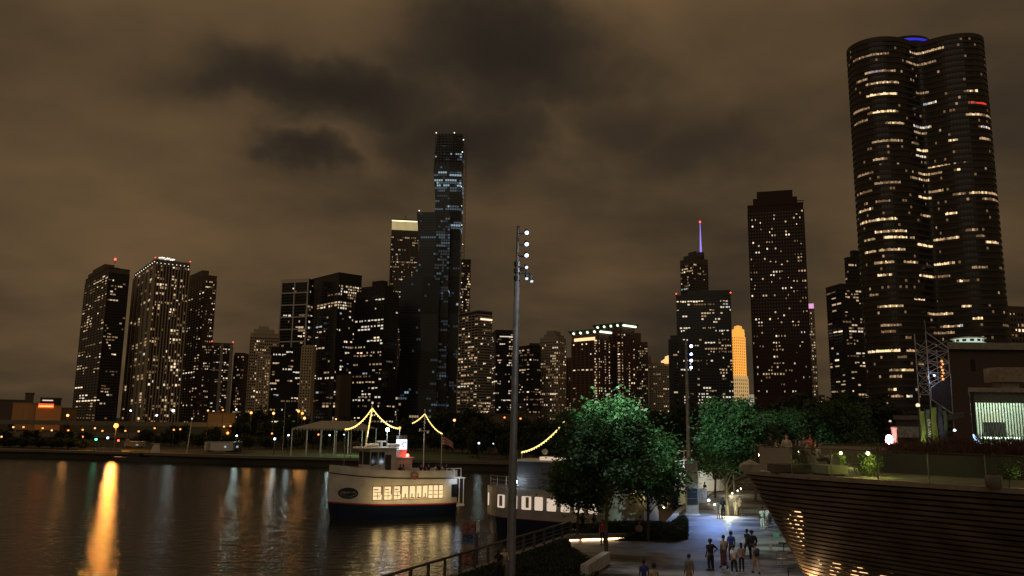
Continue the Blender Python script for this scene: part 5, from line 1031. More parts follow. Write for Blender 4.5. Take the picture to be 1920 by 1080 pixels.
# ---------------------------------------------------------------- pavilion with the slatted hull
DK = 6.3
rimP = [(30, 50), (22, 45.5), (17, 42.6), (13.6, 40.4), (11.7, 38.7), (10.75, 37.2), (10.9, 35.6), (12.2, 33.3), (14.4, 30.4), (17.2, 27.2), (21, 23.4), (26, 19), (32, 14.5)]
basP = [(34, 54), (26, 50), (21, 47.6), (18.2, 46), (16.5, 44.6), (15.6, 43.2), (15.9, 41.4), (17.2, 39), (19.4, 36), (22.3, 32.8), (26, 29.4), (31, 25), (37, 20.4)]
def crv(P, s):   # Catmull-Rom
    n = len(P) - 1; f = s * n; i = min(int(f), n - 1); t = f - i; p = [Vector(P[max(0, min(n, i + k))]) for k in (-1, 0, 1, 2)]
    return .5 * ((2 * p[1]) + (p[2] - p[0]) * t + (2 * p[0] - 5 * p[1] + 4 * p[2] - p[3]) * t * t + (3 * p[1] - p[0] - 3 * p[2] + p[3]) * t ** 3)
def hs(s, v, off=0.0):   # v 0 base, 1 rim
    a, b = crv(basP, s), crv(rimP, s); vv = v ** 1.12; p = a.lerp(b, vv); 
    q_ = crv(basP, min(1, s + .01)).lerp(crv(rimP, min(1, s + .01)), vv); q0 = crv(basP, max(0, s - .01)).lerp(crv(rimP, max(0, s - .01)), vv); t_ = (q_ - q0).normalized(); n_ = Vector((t_.y, -t_.x))
    if n_.dot(Vector((-.8, -.55))) < 0 and s > .45: n_ = -n_
    if s <= .45 and n_.dot(Vector((-.6, .6))) < 0: n_ = -n_
    return Vector((p.x - n_.x * off, p.y - n_.y * off, v * DK))
pav = thing('pavilion', 'ship-like pavilion with a curving overhanging wall of dark horizontal slats and a roof terrace', 'building', (0, 0, 0))
slm = mat('slat_bronze', (.30, .245, .19), .55, .05, vs=.7, var=.4, bump=.2, bs=6); inn = mat('pavilion_inner_wall', (.030, .024, .020), .8)
NU = 150; mb = MB(); NV = 24; S_ = [i / NU for i in range(NU + 1)]
vs = [hs(s, v / NV, .38) for v in range(NV + 1) for s in S_]
mb.add(vs, [(v * (NU + 1) + i, v * (NU + 1) + i + 1, (v + 1) * (NU + 1) + i + 1, (v + 1) * (NU + 1) + i) for v in range(NV) for i in range(NU)]); mb.build('inner_wall', inn, pav)
NSL = 28
for k in range(NSL):
    z = (k + .5) / NSL; hz_ = .42 / NSL; mb = MB(); rows = []
    for s in S_:
        o1, o2, i1, i2 = hs(s, z - hz_ * .8, 0), hs(s, z + hz_ * .8, 0), hs(s, z - hz_ * .8, .16), hs(s, z + hz_ * .8, .16); rows += [o1, o2, i2, i1]
    mb.add(rows, [(4 * i + j, 4 * i + 4 + j, 4 * i + 4 + (j + 1) % 4, 4 * i + (j + 1) % 4) for i in range(NU) for j in range(4)] + [(0, 1, 2, 3), (4 * NU, 4 * NU + 3, 4 * NU + 2, 4 * NU + 1)]); mb.build('slat', slm, pav)
mb = MB()     # upright ribs between wall and slats
for i in range(0, 34):
    s = .34 + i * .0195
    if s < 1:
        mb = MB()
        for v in range(12): a_, b_ = hs(s, v / 12, .17), hs(s, (v + 1) / 12, .17); c_, d_ = hs(s, v / 12, .37), hs(s, (v + 1) / 12, .37); mb.quad(a_, b_, d_, c_)
        mb.build('rib', darkw, pav)
amb = em('pavilion_window_amber', (1, .60, .27), 1.8)
def inpoly(x, y, P):
    c = False; j = len(P) - 1
    for i in range(len(P)):
        if (P[i][1] > y) != (P[j][1] > y) and x < (P[j][0] - P[i][0]) * (y - P[i][1]) / (P[j][1] - P[i][1]) + P[i][0]: c = not c
        j = i
    return c
panes = [[(1487, 952), (1504, 957), (1513, 1085), (1506, 1085), (1494, 1010)], [(1474, 960), (1482, 964), (1495, 1022), (1490, 1022)], [(1532, 1042), (1537, 1042), (1545, 1058), (1536, 1060)], [(1560, 1052), (1582, 1056), (1575, 1066), (1566, 1085), (1552, 1085)], [(1600, 1063), (1612, 1063), (1630, 1072), (1622, 1080), (1590, 1090)], [(1652, 1074), (1675, 1076), (1676, 1090), (1650, 1090)]]
N2, N3 = 900, 160; cells = {k: MB() for k in range(len(panes))}
for i in range(int(N2 * .40), int(N2 * .85)):
    for v in range(0, 120):
        c_ = hs((i + .5) / N2, (v + .5) / N3, .36)
        if (CAM - c_).length > 60: continue
        x, y = proj(c_)
        if x > 1700 or y > 1100: continue
        for k, P in enumerate(panes):
            if inpoly(x, y, P): cells[k].quad(hs(i / N2, v / N3, .36), hs((i + 1) / N2, v / N3, .36), hs((i + 1) / N2, (v + 1) / N3, .36), hs(i / N2, (v + 1) / N3, .36))
for k in cells:
    if cells[k].v: cells[k].build('lit_window', amb, pav)
# deck, rim
rim2 = [crv(rimP, i / 90) for i in range(91)]
mb = MB(); dk_poly = [(p.x, p.y) for p in rim2] + [(60, 14.5), (60, 50)]
deckm = mat('terrace_deck', (.30, .26, .20), .8, vs=1.5); me = poly_mesh('terrace_floor', dk_poly, DK + .02, DK + .16, deckm); o = put('terrace_floor', me, pav)
mb = MB(); rows = []
for i in range(91):
    s = i / 90; o1 = hs(s, 1, -.12); i1 = hs(s, 1, .10); rows += [o1 + Vector((0, 0, .03)), o1 + Vector((0, 0, .20)), i1 + Vector((0, 0, .20)), i1 + Vector((0, 0, .03))]
mb.add(rows, [(4 * i + j, 4 * i + 4 + j, 4 * i + 4 + (j + 1) % 4, 4 * i + (j + 1) % 4) for i in range(90) for j in range(4)]); mb.build('rim_band', mat('rim_tan', (.26, .22, .17), .6), pav)
def ggl(name, tint, a):
    m = bpy.data.materials.new(name); m.use_nodes = True; t = m.node_tree; g = N(t, 'ShaderNodeBsdfGlossy'); g.inputs['Roughness'].default_value = .03; tr = N(t, 'ShaderNodeBsdfTransparent'); tr.inputs[0].default_value = (*tint, 1)
    fr = N(t, 'ShaderNodeFresnel'); fr.inputs[0].default_value = 1.45; mx = N(t, 'ShaderNodeMixShader'); L(t, mth(t, 'ADD', fr.outputs[0], a), mx.inputs[0]); L(t, tr.outputs[0], mx.inputs[1]); L(t, g.outputs[0], mx.inputs[2]); L(t, mx.outputs[0], t.nodes['Material Output'].inputs[0]); return m
glass = ggl('balustrade_glass', (.80, .88, .82), .03)
bal = thing('glass_balustrade', 'clear glass balustrade with slim posts round the edge of the roof terrace', 'balustrade', (0, 0, 0)); cum = [0]
fine = [hs(i / 600, 1, .28) for i in range(601)]
for i in range(600): cum.append(cum[-1] + (fine[i + 1] - fine[i]).length)
def atlen(l):
    i = min(599, max(0, np.searchsorted(cum, l) - 1)); f = (l - cum[i]) / max(1e-6, cum[i + 1] - cum[i]); return fine[int(i)].lerp(fine[int(i) + 1], f)
Ls = 9.0; k = 0
while Ls + 1.9 < cum[-1] - 8:
    a, b = atlen(Ls), atlen(Ls + 1.86); up = Vector((0, 0, 1)); zb_ = Vector((0, 0, DK * 0 + .20)); dn = (b - a).normalized(); nn = Vector((dn.y, -dn.x, 0)) * .008
    mb = MB(); mb.obox((a + b) / 2 + Vector((0, 0, .20 + .52)), (b - a) / 2 * .99, nn, Vector((0, 0, .50))); mb.build('glass_panel', glass, bal)
    mb = MB(); mb.tube([a + Vector((0, 0, .16)), a + Vector((0, 0, 1.25))], .022, 6); mb.build('post', steel, bal)
    mb = MB(); mb.tube([a + Vector((0, 0, 1.26)), b + Vector((0, 0, 1.26))], .022, 6); mb.build('top_rail', rmat, bal); Ls += 1.9; k += 1
Z0 = DK + .16
def dpt(px, py): return gnd(px, py, Z0)
# terrace furniture
def seat_block(px, py, w_, d_, h_, lab, m=None, rz=0):
    q = dpt(px, py); o = thing('terrace_bench', lab, 'bench', tuple(q), None, rz); mb = MB(); mb.box(-w_ / 2, w_ / 2, 0, d_, .08, h_); sub(o, 'seat', mb.mesh('seat', m or offwhite)); mb = MB(); mb.box(-w_ / 2 + .1, w_ / 2 - .1, .06, d_ - .06, 0, .079); sub(o, 'plinth', mb.mesh('plinth', dksteel)); return o
benchm = mat('bench_stone', (.40, .36, .30), .7)
seat_block(1572, 893, .9, 1.3, .42, 'pale stone seat block at the front of the terrace', benchm, .2)
o = seat_block(1556, 881, .9, .8, .62, 'taller pale block seat behind the front seat block', benchm, .1)
seat_block(1488, 889, 1.6, .8, .4, 'long dark seat by the people on the terrace', mat('bench_dark', (.10, .085, .07), .7), .1)
seat_block(1528, 887, 1.2, 1.0, .35, 'low dark platform between the people and the pale seat blocks', MATS['bench_dark'], .1)
umb = thing('folded_cover', 'pale crumpled cover hung on the tip of the terrace', 'cover', tuple(dpt(1407, 890)));
mb = MB(); n_ = 10
ring0 = [(.36 * cos(2 * pi * k / n_) * (1 + .3 * (k % 2)), .25 * sin(2 * pi * k / n_), .12) for k in range(n_)]; ring1 = [(.42 * cos(2 * pi * k / n_), .3 * sin(2 * pi * k / n_) * (1 + .25 * (k % 2)), .42) for k in range(n_)]; mb.add(ring0 + ring1 + [(0, 0, .62)], [(k, (k + 1) % n_, n_ + (k + 1) % n_, n_ + k) for k in range(n_)] + [(n_ + k, n_ + (k + 1) % n_, 2 * n_) for k in range(n_)]); sub(umb, 'cloth', mb.mesh('cloth', benchm))
# planter along the back with russet grass, and the low glass-fronted basin
pl0 = [(16.3, 36.8), (19.2, 33.5), (24, 29.3), (30, 24.5), (36, 30), (29, 36), (22, 40)]
me = poly_mesh('grass_planter', pl0, Z0 - .003, Z0 + .85, darkw); o = put('roof_planter', me); o['label'] = 'long dark raised planter of russet grasses across the back of the roof terrace'; o['category'] = 'planter'
rg = np.random.default_rng(8); P = []
while len(P) < 26000:
    x, y = rg.uniform(16, 37), rg.uniform(24, 41)
    if inpoly(x, y, pl0): P.append((x, y, Z0 + .88 + abs(rg.normal()) * .30))
P = np.array(P); o = put('ornamental_grass', quads_mesh('ornamental_grass', P, .17, rg, grass_red, 2.6, .11)); o['kind'] = 'stuff'
# uplit bamboo clumps
def bamboo(px, py, h_, r_, lab, seed, n=900):
    q = dpt(px, py); o = thing('uplit_plant', lab, 'plant', tuple(q)); rg = np.random.default_rng(seed); z = rg.random(n) * h_; c_ = np.stack([rg.normal(size=n) * r_ * .5, rg.normal(size=n) * r_ * .5, z + .05], 1); sub(o, 'foliage', quads_mesh('foliage', c_, .10, rg, leaf_y, 1.5, .16)); mb = MB(); rq = random.Random(seed)
    for k in range(9): x, y = rq.gauss(0, r_ * .3), rq.gauss(0, r_ * .3); mb.tube([(x, y, 0), (x * 1.5, y * 1.5, h_)], .012, 5)
    sub(o, 'stems', mb.mesh('stems', leaf_y)); mb = MB(); mb.tube([(-.05, -.25, 0), (-.05, -.25, h_)], .015, 5); sub(o, 'lamp_stake', mb.mesh('lamp_stake', dksteel)); mb = MB(); mb.ball((-.05, -.25, h_ + .08), .07, 8); sub(o, 'garden_lamp', mb.mesh('garden_lamp', em('garden_lamp_glow', (1, .82, .45), 20))); light('plant_light', 'POINT', (q.x - .05, q.y - .62, q.z + h_ * .75), 34, (1, .92, .25), None, .06); return o
bamboo(1627, 893, .85, .42, 'yellow-green plant glowing under its lamp behind the terrace glass', 1); bamboo(1576, 876, .62, .26, 'smaller lit plant left of the glowing yellow-green plant', 2, 500)
o = thing('potted_sapling', 'small leafy sapling behind the glass at the right end of the terrace', 'plant', tuple(dpt(1893, 915))); rg = np.random.default_rng(4); sub(o, 'foliage', quads_mesh('foliage', np.stack([rg.normal(size=420) * .16, rg.normal(size=420) * .16, .62 + rg.normal(size=420) * .15], 1), .07, rg, leaf_y, .8, .4)); mb = MB(); mb.tube([(0, 0, 0), (.02, 0, .6)], .018, 6); sub(o, 'stem', mb.mesh('stem', bark)); light('plant_light', 'POINT', tuple(dpt(1893, 915) + Vector((.1, -.5, .5))), 3.5, (1, .9, .5), None, .05)
for px, py, m in ((1864, 918, 'low dark rounded planter pot left of the leafy sapling'),): o = thing('planter_pot', m, 'pot', tuple(dpt(px, py))); mb = MB(); mb.lathe((0, 0, 0), [(.16, 0), (.24, .1), (.27, .42), (.22, .47), (.2, .40)], 14); sub(o, 'pot', mb.mesh('pot', mat('pot_clay', (.16, .14, .12), .7)))
light('terrace_lamp', 'POINT', tuple(dpt(1560, 878) + Vector((.3, -.5, 2.4))), 24, (1, .84, .58), None, .1)
light('terrace_lamp', 'POINT', tuple(dpt(1445, 884) + Vector((0, .8, 2.2))), 20, (1, .85, .6), None, .1)
q = atlen(13.6); o = thing('bracket_lamp', 'small yellow lamp glowing behind the first glass panel at the terrace tip', 'lamp', tuple(at(1434, 862, 37.2))); mb = MB(); mb.tube([(-.06, 0, .22), (-.03, 0, .05), (.0, 0, 0)], [.02, .03, .045], 8); mb.ball((.03, 0, 0), .05, 8); sub(o, 'lamp', mb.mesh('lamp', em('yellow_tube', (1, .72, .2), 9))); mb = MB(); mb.tube([(-.07, .03, .22), (-.07, .03, -.72)], .012, 5); sub(o, 'stem', mb.mesh('stem', steel))
# pale arch at the lower right
mb = MB(); a_ = [hs(.80 + .0135 * k, .10 + .30 * sin(pi * k / 12) ** .7 if k else .10, -.04) for k in range(13)]; mb.tube(a_, .10, 8); mb.build('entrance_arch', mat('arch_pale', (.6, .55, .5), .5), pav)

# ---------------------------------------------------------------- pier head buildings behind the terrace
def gz(px, py, Y): return at(px, py, Y)
hb = thing('brick_headhouse', 'dark brick pier building with a pale parapet at the right edge', 'building', (0, 0, 0)); Y = 150
a = at(1780, 655, Y); xr_ = 130
bk_ = a.x * (Y + 12) / Y + .5; mb = MB(); mb.prism([(a.x, Y), (xr_, Y), (xr_, Y + 12), (bk_, Y + 12)], 0, a.z); mb.build('wall', brick, hb)
mb = MB(); mb.prism([(a.x - .8, Y - .8), (xr_, Y - .8), (xr_, Y + 12), (bk_ - .8, Y + 12)], a.z + .003, a.z + 1.3); mb.build('parapet', mat('parapet_pale', (.30, .29, .26), .8), hb)
mb = MB(); q = at(1824, 682, Y); mb.box(q.x - .4, q.x + .4, Y - .08, Y - .004, q.z - 1.4, q.z + .8); mb.build('window', black, hb)
cu_ = thing('roof_lantern', 'small white greenish-lit lantern with square windows on the brick building roof', 'lantern', (at(1816, 645, Y + 6).x, Y + 6, a.z + 1.3)); zc = at(1816, 631, Y + 6).z - a.z - 1.3
cz = em('lantern_wall_lit', (.80, 1, .82), .62); mb = MB(); mb.lathe((0, 0, 0), [(3.0, 0), (3.0, zc * .3)], 12, smooth=False); mb.lathe((0, 0, 0), [(2.6, zc * .3), (2.6, zc * .72)], 12, smooth=False); sub(cu_, 'wall', mb.mesh('wall', cz)); mb = MB(); mb.lathe((0, 0, 0), [(3.2, zc * .72), (3.1, zc * .80), (.6, zc), (.01, zc)], 12, smooth=False); sub(cu_, 'roof', mb.mesh('roof', white))
mb = MB(); mb.lathe((0, 0, 0), [(3.25, 0), (3.25, .25), (3.0, .28)], 12, smooth=False); sub(cu_, 'base', mb.mesh('base', mat('copper_green', (.2, .4, .3), .6)))
for k in range(12): an = 2 * pi * (k + .5) / 12; c_ = Vector((2.53 * cos(an), 2.53 * sin(an), zc * .51)); t_ = Vector((-sin(an), cos(an), 0)); mb = MB(); mb.obox(c_, t_ * .36, Vector((cos(an), sin(an), 0)) * .02, Vector((0, 0, zc * .13))); sub(cu_, 'window', mb.mesh('window', mat('lantern_pane', (.05, .07, .06), .3)))
# glazed atrium: lit hall behind a wall of mullions
Ya = 92; a = at(1818, 735, Ya); at_ = thing('glass_atrium', 'glazed hall with white-lit floors behind thin vertical mullions at the right edge', 'building', (0, 0, 0)); xr_ = 66
mb = MB(); mb.box(a.x * 1.1, xr_, Ya + 9, Ya + 9.3, 0, a.z); mb.prism([(a.x, Ya), (a.x + .3, Ya), (a.x * 1.1 + .3, Ya + 9), (a.x * 1.1, Ya + 9)], 0, a.z); mb.build('back_wall', mat('hall_wall', (.42, .44, .39), .7), at_)
mb = MB(); mb.prism([(a.x - .4, Ya - .5), (xr_, Ya - .5), (xr_, Ya + 9.5), (a.x * 1.1, Ya + 9.5)], a.z + .003, a.z + .5); mb.build('roof', grey, at_); mb = MB(); mb.box(a.x, xr_, Ya - .02, Ya + .15, a.z - 1.2, a.z); mb.build('fascia', mat('fascia_green', (.15, .19, .16), .5), at_)
zf = at(1850, 823, Ya).z; mb = MB(); mb.prism([(a.x + .5, Ya + .6), (xr_, Ya + .6), (xr_, Ya + 9), (a.x * 1.1, Ya + 9)], zf - .35, zf); mb.build('floor_slab', grey, at_)
mb = MB(); mb.box(a.x + 1.2, at(1912, 740, Ya).x, Ya + .5, Ya + .58, zf + .02, zf + .22); mb.build('light_strip', em('atrium_strip', (.9, 1, .85), 4.5), at_)
mb = MB(); mb.box(a.x * 1.045 + .8, at(1875, 740, Ya).x, Ya + 4, Ya + 4.2, zf + 2.1, zf + 2.9); mb.box(at(1882, 740, Ya).x, at(1912, 740, Ya).x, Ya + 4, Ya + 4.2, zf + 2.1, zf + 2.9); mb.build('lit_panels', em('atrium_panel', (1, .97, .7), .75), at_)
mb = MB(); mb.box(a.x * 1.035 + 1.2, at(1910, 740, Ya).x, Ya + 3, Ya + 3.1, zf + .2, zf + 1.9); mb.build('dark_gallery', darkw, at_)
nm_ = 34; W_ = xr_ - a.x
for k in range(nm_): x = a.x + .15 + k * .33; mb = MB(); mb.box(x - .035, x + .035, Ya - .06, Ya + .06, 0, a.z - 1.2); mb.build('mullion', steel, at_)
for x in (a.x + .9 + 5.6, a.x + .1): mb = MB(); mb.box(x - .15, x + .15, Ya - .3, Ya - .07, 0, a.z); mb.build('column', dksteel, at_)
mb = MB(); mb.box(a.x, xr_, Ya + .07, Ya + .09, 0, a.z - 1.2); mb.build('glazing', glass, at_)
light('atrium_light', 'AREA', (a.x + 8, Ya + 5, zf - .45), 1100, (.82, 1, .88), at_, .25).data.size = 8
light('atrium_light', 'AREA', (a.x + 8, Ya + 5, a.z - .4), 1500, (.93, 1, .86), at_, .25).data.size = 8
mb = MB(); q = at(1896, 730, Ya + 2); mb.box(q.x - 1.0, q.x + 1.0, Ya + 2, Ya + 4, a.z + .5, a.z + 1.3); mb.box(q.x - 1.6, q.x + 1.6, Ya + 1.5, Ya + 4.5, a.z + 1.3, a.z + 3.0); mb.build('roof_cowl', mat('cowl_tan', (.30, .26, .21), .7), at_)
q = at(1832, 830, Ya - 1); nz = thing('neon_sign', 'small slanting blue-white and orange neon streak in front of the glazed hall', 'sign', tuple(q)); mb = MB(); mb.tube([(-.35, 0, .9), (-.1, 0, .3), (.35, 0, -.1)], [.07, .2, .08], 8); sub(nz, 'blue_tube', mb.mesh('blue_tube', em('neon_blue', (.4, .65, 1), 2.5))); mb = MB(); mb.tube([(-.2, 0, -.25), (.3, 0, -.5), (.8, 0, -.7)], .08, 6); sub(nz, 'orange_tube', mb.mesh('orange_tube', em('neon_orange', (1, .35, .06), 3)))
mb = MB(); mb.tube([(0, .1, -q.z), (0, .1, .8)], .05, 6); sub(nz, 'post', mb.mesh('post', dksteel))
# lattice tower with slanted screen
Yt = 108; tt_ = thing('lattice_tower', 'open steel lattice tower carrying a dark slanted screen and an orange-lit vertical sign', 'tower', (0, 0, 0))
X0, X1 = at(1741, 700, Yt).x, at(1781, 700, Yt).x; zA = at(1741, 622, Yt).z; zB = at(1778, 652, Yt).z; z7 = at(1745, 725, Yt).z; dp = 3.0
mb = MB(); tr = .09
L_ = [(X0, Yt), (X1, Yt), (X1, Yt + dp), (X0, Yt + dp)]; tops = [zA, zB, zB, zA]
for (x, y), zt_ in zip(L_, tops): mb.tube([(x, y, 0), (x, y, zt_)], tr, 5)
for lv in range(8):
    za = z7 - 1 + lv * 1.45; zc_ = za + 1.45
    if zc_ > zA: break
    for k in range(4):
        p, q = L_[k], L_[(k + 1) % 4]
        if zc_ > tops[k] and zc_ > tops[(k + 1) % 4]: continue
        mb.tube([(*p, za), (*q, zc_)], .05, 4); mb.tube([(*q, za), (*p, zc_)], .05, 4); mb.tube([(*p, za), (*q, za)], .05, 4)
mb.tube([(X0, Yt, zA), (X1, Yt, zB)], .07, 5); mb.tube([(X0, Yt, zA), (X0, Yt, at(1739, 600, Yt).z)], .04, 5)
mb.build('lattice', mat('lattice_steel', (.42, .42, .44), .5, .3), tt_)
sc_ = [at(1745, 727, Yt - .2), at(1782, 702, Yt - .2), at(1786, 776, Yt - .2), at(1746, 749, Yt - .2)]; mb = MB(); bk = [p + Vector((0, .35, 0)) for p in sc_]; mb.add(sc_ + bk, [(0, 3, 2, 1), (4, 5, 6, 7), (0, 1, 5, 4), (1, 2, 6, 5), (2, 3, 7, 6), (3, 0, 4, 7)]); mb.build('slanted_screen', mat('screen_slate', (.05, .05, .07), .4), tt_)
mb = MB(); [mb.tube([sc_[k] - Vector((0, .06, 0)), sc_[(k + 1) % 4] - Vector((0, .06, 0))], .10 if k == 2 else .06, 5) for k in range(4)]; mb.build('screen_frame', MATS['lattice_steel'], tt_)
mb = MB(); q = at(1766, 680, Yt - .4)
for k in range(7): mb.ball(q + Vector((.12 * sin(k * 2.1), 0, .2 - k * .40)), .17 - .02 * (k % 3), 6)
mb.build('orange_sign', em('orange_marquee', (1, .42, .12), 1.3), tt_)
mb = MB(); q = at(1752, 704, Yt - .2); mb.ball(q, .12, 6); mb.build('blue_lamp', em('lattice_blue', (.45, .6, 1), 8, False), tt_)
light('tower_lamp', 'POINT', tuple(at(1744, 708, Yt - 1)), 60, (.6, .7, 1), tt_, .1)
mb = MB(); p0 = at(1777, 783, Yt - .3); p1 = at(1806, 778, Yt - .3); mb.obox((p0 + p1) / 2, (p1 - p0) / 2, Vector((0, .4, 0)), Vector((0, 0, .35))); mb.build('canopy_beam', mat('canopy_grey', (.10, .10, .10), .7), tt_)
# banners
for k, (px, w_, yt_, m, tx_) in enumerate([(1729, 9, 771, mat('banner_green', (.16, .22, .06), .6, vs=.8), None), (1739.5, 8, 768, mat('banner_slate', (.09, .10, .11), .6), 'NAVY PIER'), (1750, 10, 764, mat('banner_green', (.16, .22, .06)), None), (1761, 8, 760, mat('banner_indigo', (.05, .05, .12), .6), 'CHICAGO'), (1771, 7, 770, mat('banner_teal', (.08, .11, .09), .6), None)]):
    p = at(px, yt_, 100); bt = at(px, 846, 100); o = thing('banner', ['bright green vertical banner, first from the low building', 'slate banner with white vertical lettering', 'green banner between the slate and the indigo one', 'dark indigo banner with blue vertical lettering', 'dull teal banner under the slanted screen'][k], 'banner', (p.x, 100, 0)); ww = w_ / 1500 * 100 / 2 * .97
    mb = MB(); nseg = 10; vs = []; 
    for i in range(nseg + 1): z = bt.z + (p.z - bt.z) * i / nseg; y = .12 * sin(i * .9 + k); vs += [(-ww, y, z), (ww, y + .05, z)]
    mb.add(vs, [(2 * i, 2 * i + 1, 2 * i + 3, 2 * i + 2) for i in range(nseg)]); mb.add([(a, b + .03, c_) for a, b, c_ in vs], [(2 * i + 2, 2 * i + 3, 2 * i + 1, 2 * i) for i in range(nseg)]); sub(o, 'cloth', mb.mesh('cloth', m)); mb = MB(); mb.tube([(-ww - .05, .2, 0), (-ww - .05, .2, p.z + .2)], .06, 6); sub(o, 'pole', mb.mesh('pole', dksteel))
    if tx_: text(tx_, .52, (0, -.16, (p.z + bt.z) / 2 + .2), o, offwhite if k == 1 else mat('letter_blue', (.12, .14, .3), .5), rot=(pi / 2, -pi / 2, 0))
light('banner_lamp', 'SPOT', (at(1731, 846, 98).x, 97, 5), 700, (.95, 1, .5), None, .2, (at(1731, 790, 100).x, 100, 9), 70)
# low dark building with the pink-white glowing lamp pillar
o, W, H = lowblock(1679, 1725, 787, 112, 'low dark building with a pale fascia left of the banners', mat('wall_plum', (.06, .045, .05)), 10); mb = MB(); mb.box(-.2, W, -.5, -.305, H - 2.4, H - .9); sub(o, 'fascia', mb.mesh('fascia', grey))
q = at(1676, 800, 91); pil = thing('lit_pillar', 'peach-lit pillar with a ringed capital beside the glaring pink-white lamp', 'pillar', (q.x, 91, 0)); mb = MB(); mb.lathe((0, 0, 0), [(.30, 0), (.27, q.z - .3), (.36, q.z - .28), (.36, q.z - .05), (.3, q.z)], 12); sub(pil, 'shaft', mb.mesh('shaft', mat('pillar_peach', (.5, .32, .26), .6)))
q = at(1667, 826, 90); gl_ = thing('globe_lamp', 'glaring pink-white lamp beside the peach-lit pillar above the terrace grasses', 'lamp', (q.x, 90, 0)); mb = MB(); mb.ball((0, 0, q.z + .1), .40, 12, sz=1.35); sub(gl_, 'globe', mb.mesh('globe', em('pink_white_globe', (1, .55, .66), 16))); mb = MB(); mb.tube([(0, 0, 0), (0, 0, q.z - .45)], .09, 8); sub(gl_, 'post', mb.mesh('post', dksteel)); light('globe_glow', 'POINT', (q.x + .3, 89.2, q.z), 420, (1, .45, .45), None, .4)
for px, py, m, lb in ((1669, 790, W_WHITE, 'small white lamp above the pink-white globe'), (1721, 760, W_HOT, 'small amber flame-like lamp above the banners'), (1790, 807, WLAMP, 'white lamp on the wall right of the banners'), (1790, 837, WLAMP, 'lower white lamp right of the banners')):
    lamp_post(px, py, 101, m, lb, None, .16 if py != 760 else .26)

# ---------------------------------------------------------------- people
def skin_mesh(name, V, E, rad, m, lv=1):
    me = bpy.data.meshes.new('s'); me.from_pydata([tuple(v) for v in V], E, []); o = bpy.data.objects.new('s', me); C.objects.link(o); md = o.modifiers.new('Skin', 'SKIN'); md.use_smooth_shade = True
    for i, r_ in enumerate(rad): me.skin_vertices[0].data[i].radius = r_ if isinstance(r_, tuple) else (r_, r_)
    me.skin_vertices[0].data[0].use_root = True
    sd_ = o.modifiers.new('Sub', 'SUBSURF'); sd_.levels = lv; sd_.render_levels = lv
    dg = bpy.context.evaluated_depsgraph_get(); res = bpy.data.meshes.new_from_object(o.evaluated_get(dg)); bpy.data.objects.remove(o); res.name = name; res.materials.clear(); res.materials.append(m); return res
def joints(pose):
    J = dict(pel=(0, 0, .93), spi=(0, 0, 1.12), che=(0, .01, 1.30), neb=(0, -.005, 1.44), nek=(0, .01, 1.50), hd1=(0, .025, 1.58), hd2=(0, .015, 1.67), hdt=(0, .005, 1.73))
    for s, k in ((-1, 'l'), (1, 'r')):
        J['sh' + k] = (s * .175, 0, 1.39); J['el' + k] = (s * .225, -.03, 1.12); J['wr' + k] = (s * .235, .03, .88); J['pa' + k] = (s * .235, .045, .81)
        J['hi' + k] = (s * .09, 0, .88); J['kn' + k] = (s * .10, .015, .49); J['an' + k] = (s * .105, -.02, .09); J['to' + k] = (s * .12, .13, .035)
    if pose == 'walk': J.update(knl=(-.09, .16, .51), anl=(-.09, .20, .10), tol=(-.10, .35, .05), knr=(.09, -.08, .49), anr=(.09, -.30, .15), tor=(.10, -.19, .04), ell=(-.22, -.14, 1.14), wrl=(-.22, -.10, .90), pal=(-.22, -.08, .83), elr=(.23, .08, 1.13), wrr=(.22, .22, .95), par=(.22, .26, .89))
    if pose == 'phone': J.update(elr=(.24, .04, 1.13), wrr=(.10, .24, 1.24), par=(.07, .28, 1.29), ell=(-.25, .03, 1.13), wrl=(-.16, .22, 1.10), pal=(-.12, .27, 1.12))
    if pose == 'hip': J.update(elr=(.36, -.06, 1.16), wrr=(.20, .03, .98), par=(.16, .06, .96))
    if pose == 'lean': J.update(spi=(0, .05, 1.10), che=(0, .14, 1.26), neb=(0, .22, 1.36), nek=(0, .26, 1.40), hd1=(0, .31, 1.46), hd2=(0, .34, 1.54), hdt=(0, .35, 1.60), shl=(-.17, .18, 1.33), shr=(.17, .18, 1.33), ell=(-.21, .28, 1.10), elr=(.21, .28, 1.10), wrl=(-.12, .46, 1.06), wrr=(.12, .46, 1.06), pal=(-.08, .52, 1.06), par=(.08, .52, 1.06))
    if pose == 'sit':
        for k in list(J):
            x, y, z = J[k]
            if k[:2] not in ('kn', 'an', 'to'): J[k] = (x, y, z - .43)
        J.update(hil=(-.09, .0, .48), hir=(.09, 0, .48), knl=(-.12, .42, .50), knr=(.12, .42, .50), anl=(-.12, .40, .09), anr=(.12, .44, .09), tol=(-.13, .55, .04), tor=(.13, .59, .04), ell=(-.23, .06, .72), elr=(.23, .06, .72), wrl=(-.13, .28, .60), wrr=(.13, .28, .60), pal=(-.10, .34, .59), par=(.10, .34, .59))
    return {k: Vector(v) for k, v in J.items()}
PC = {}
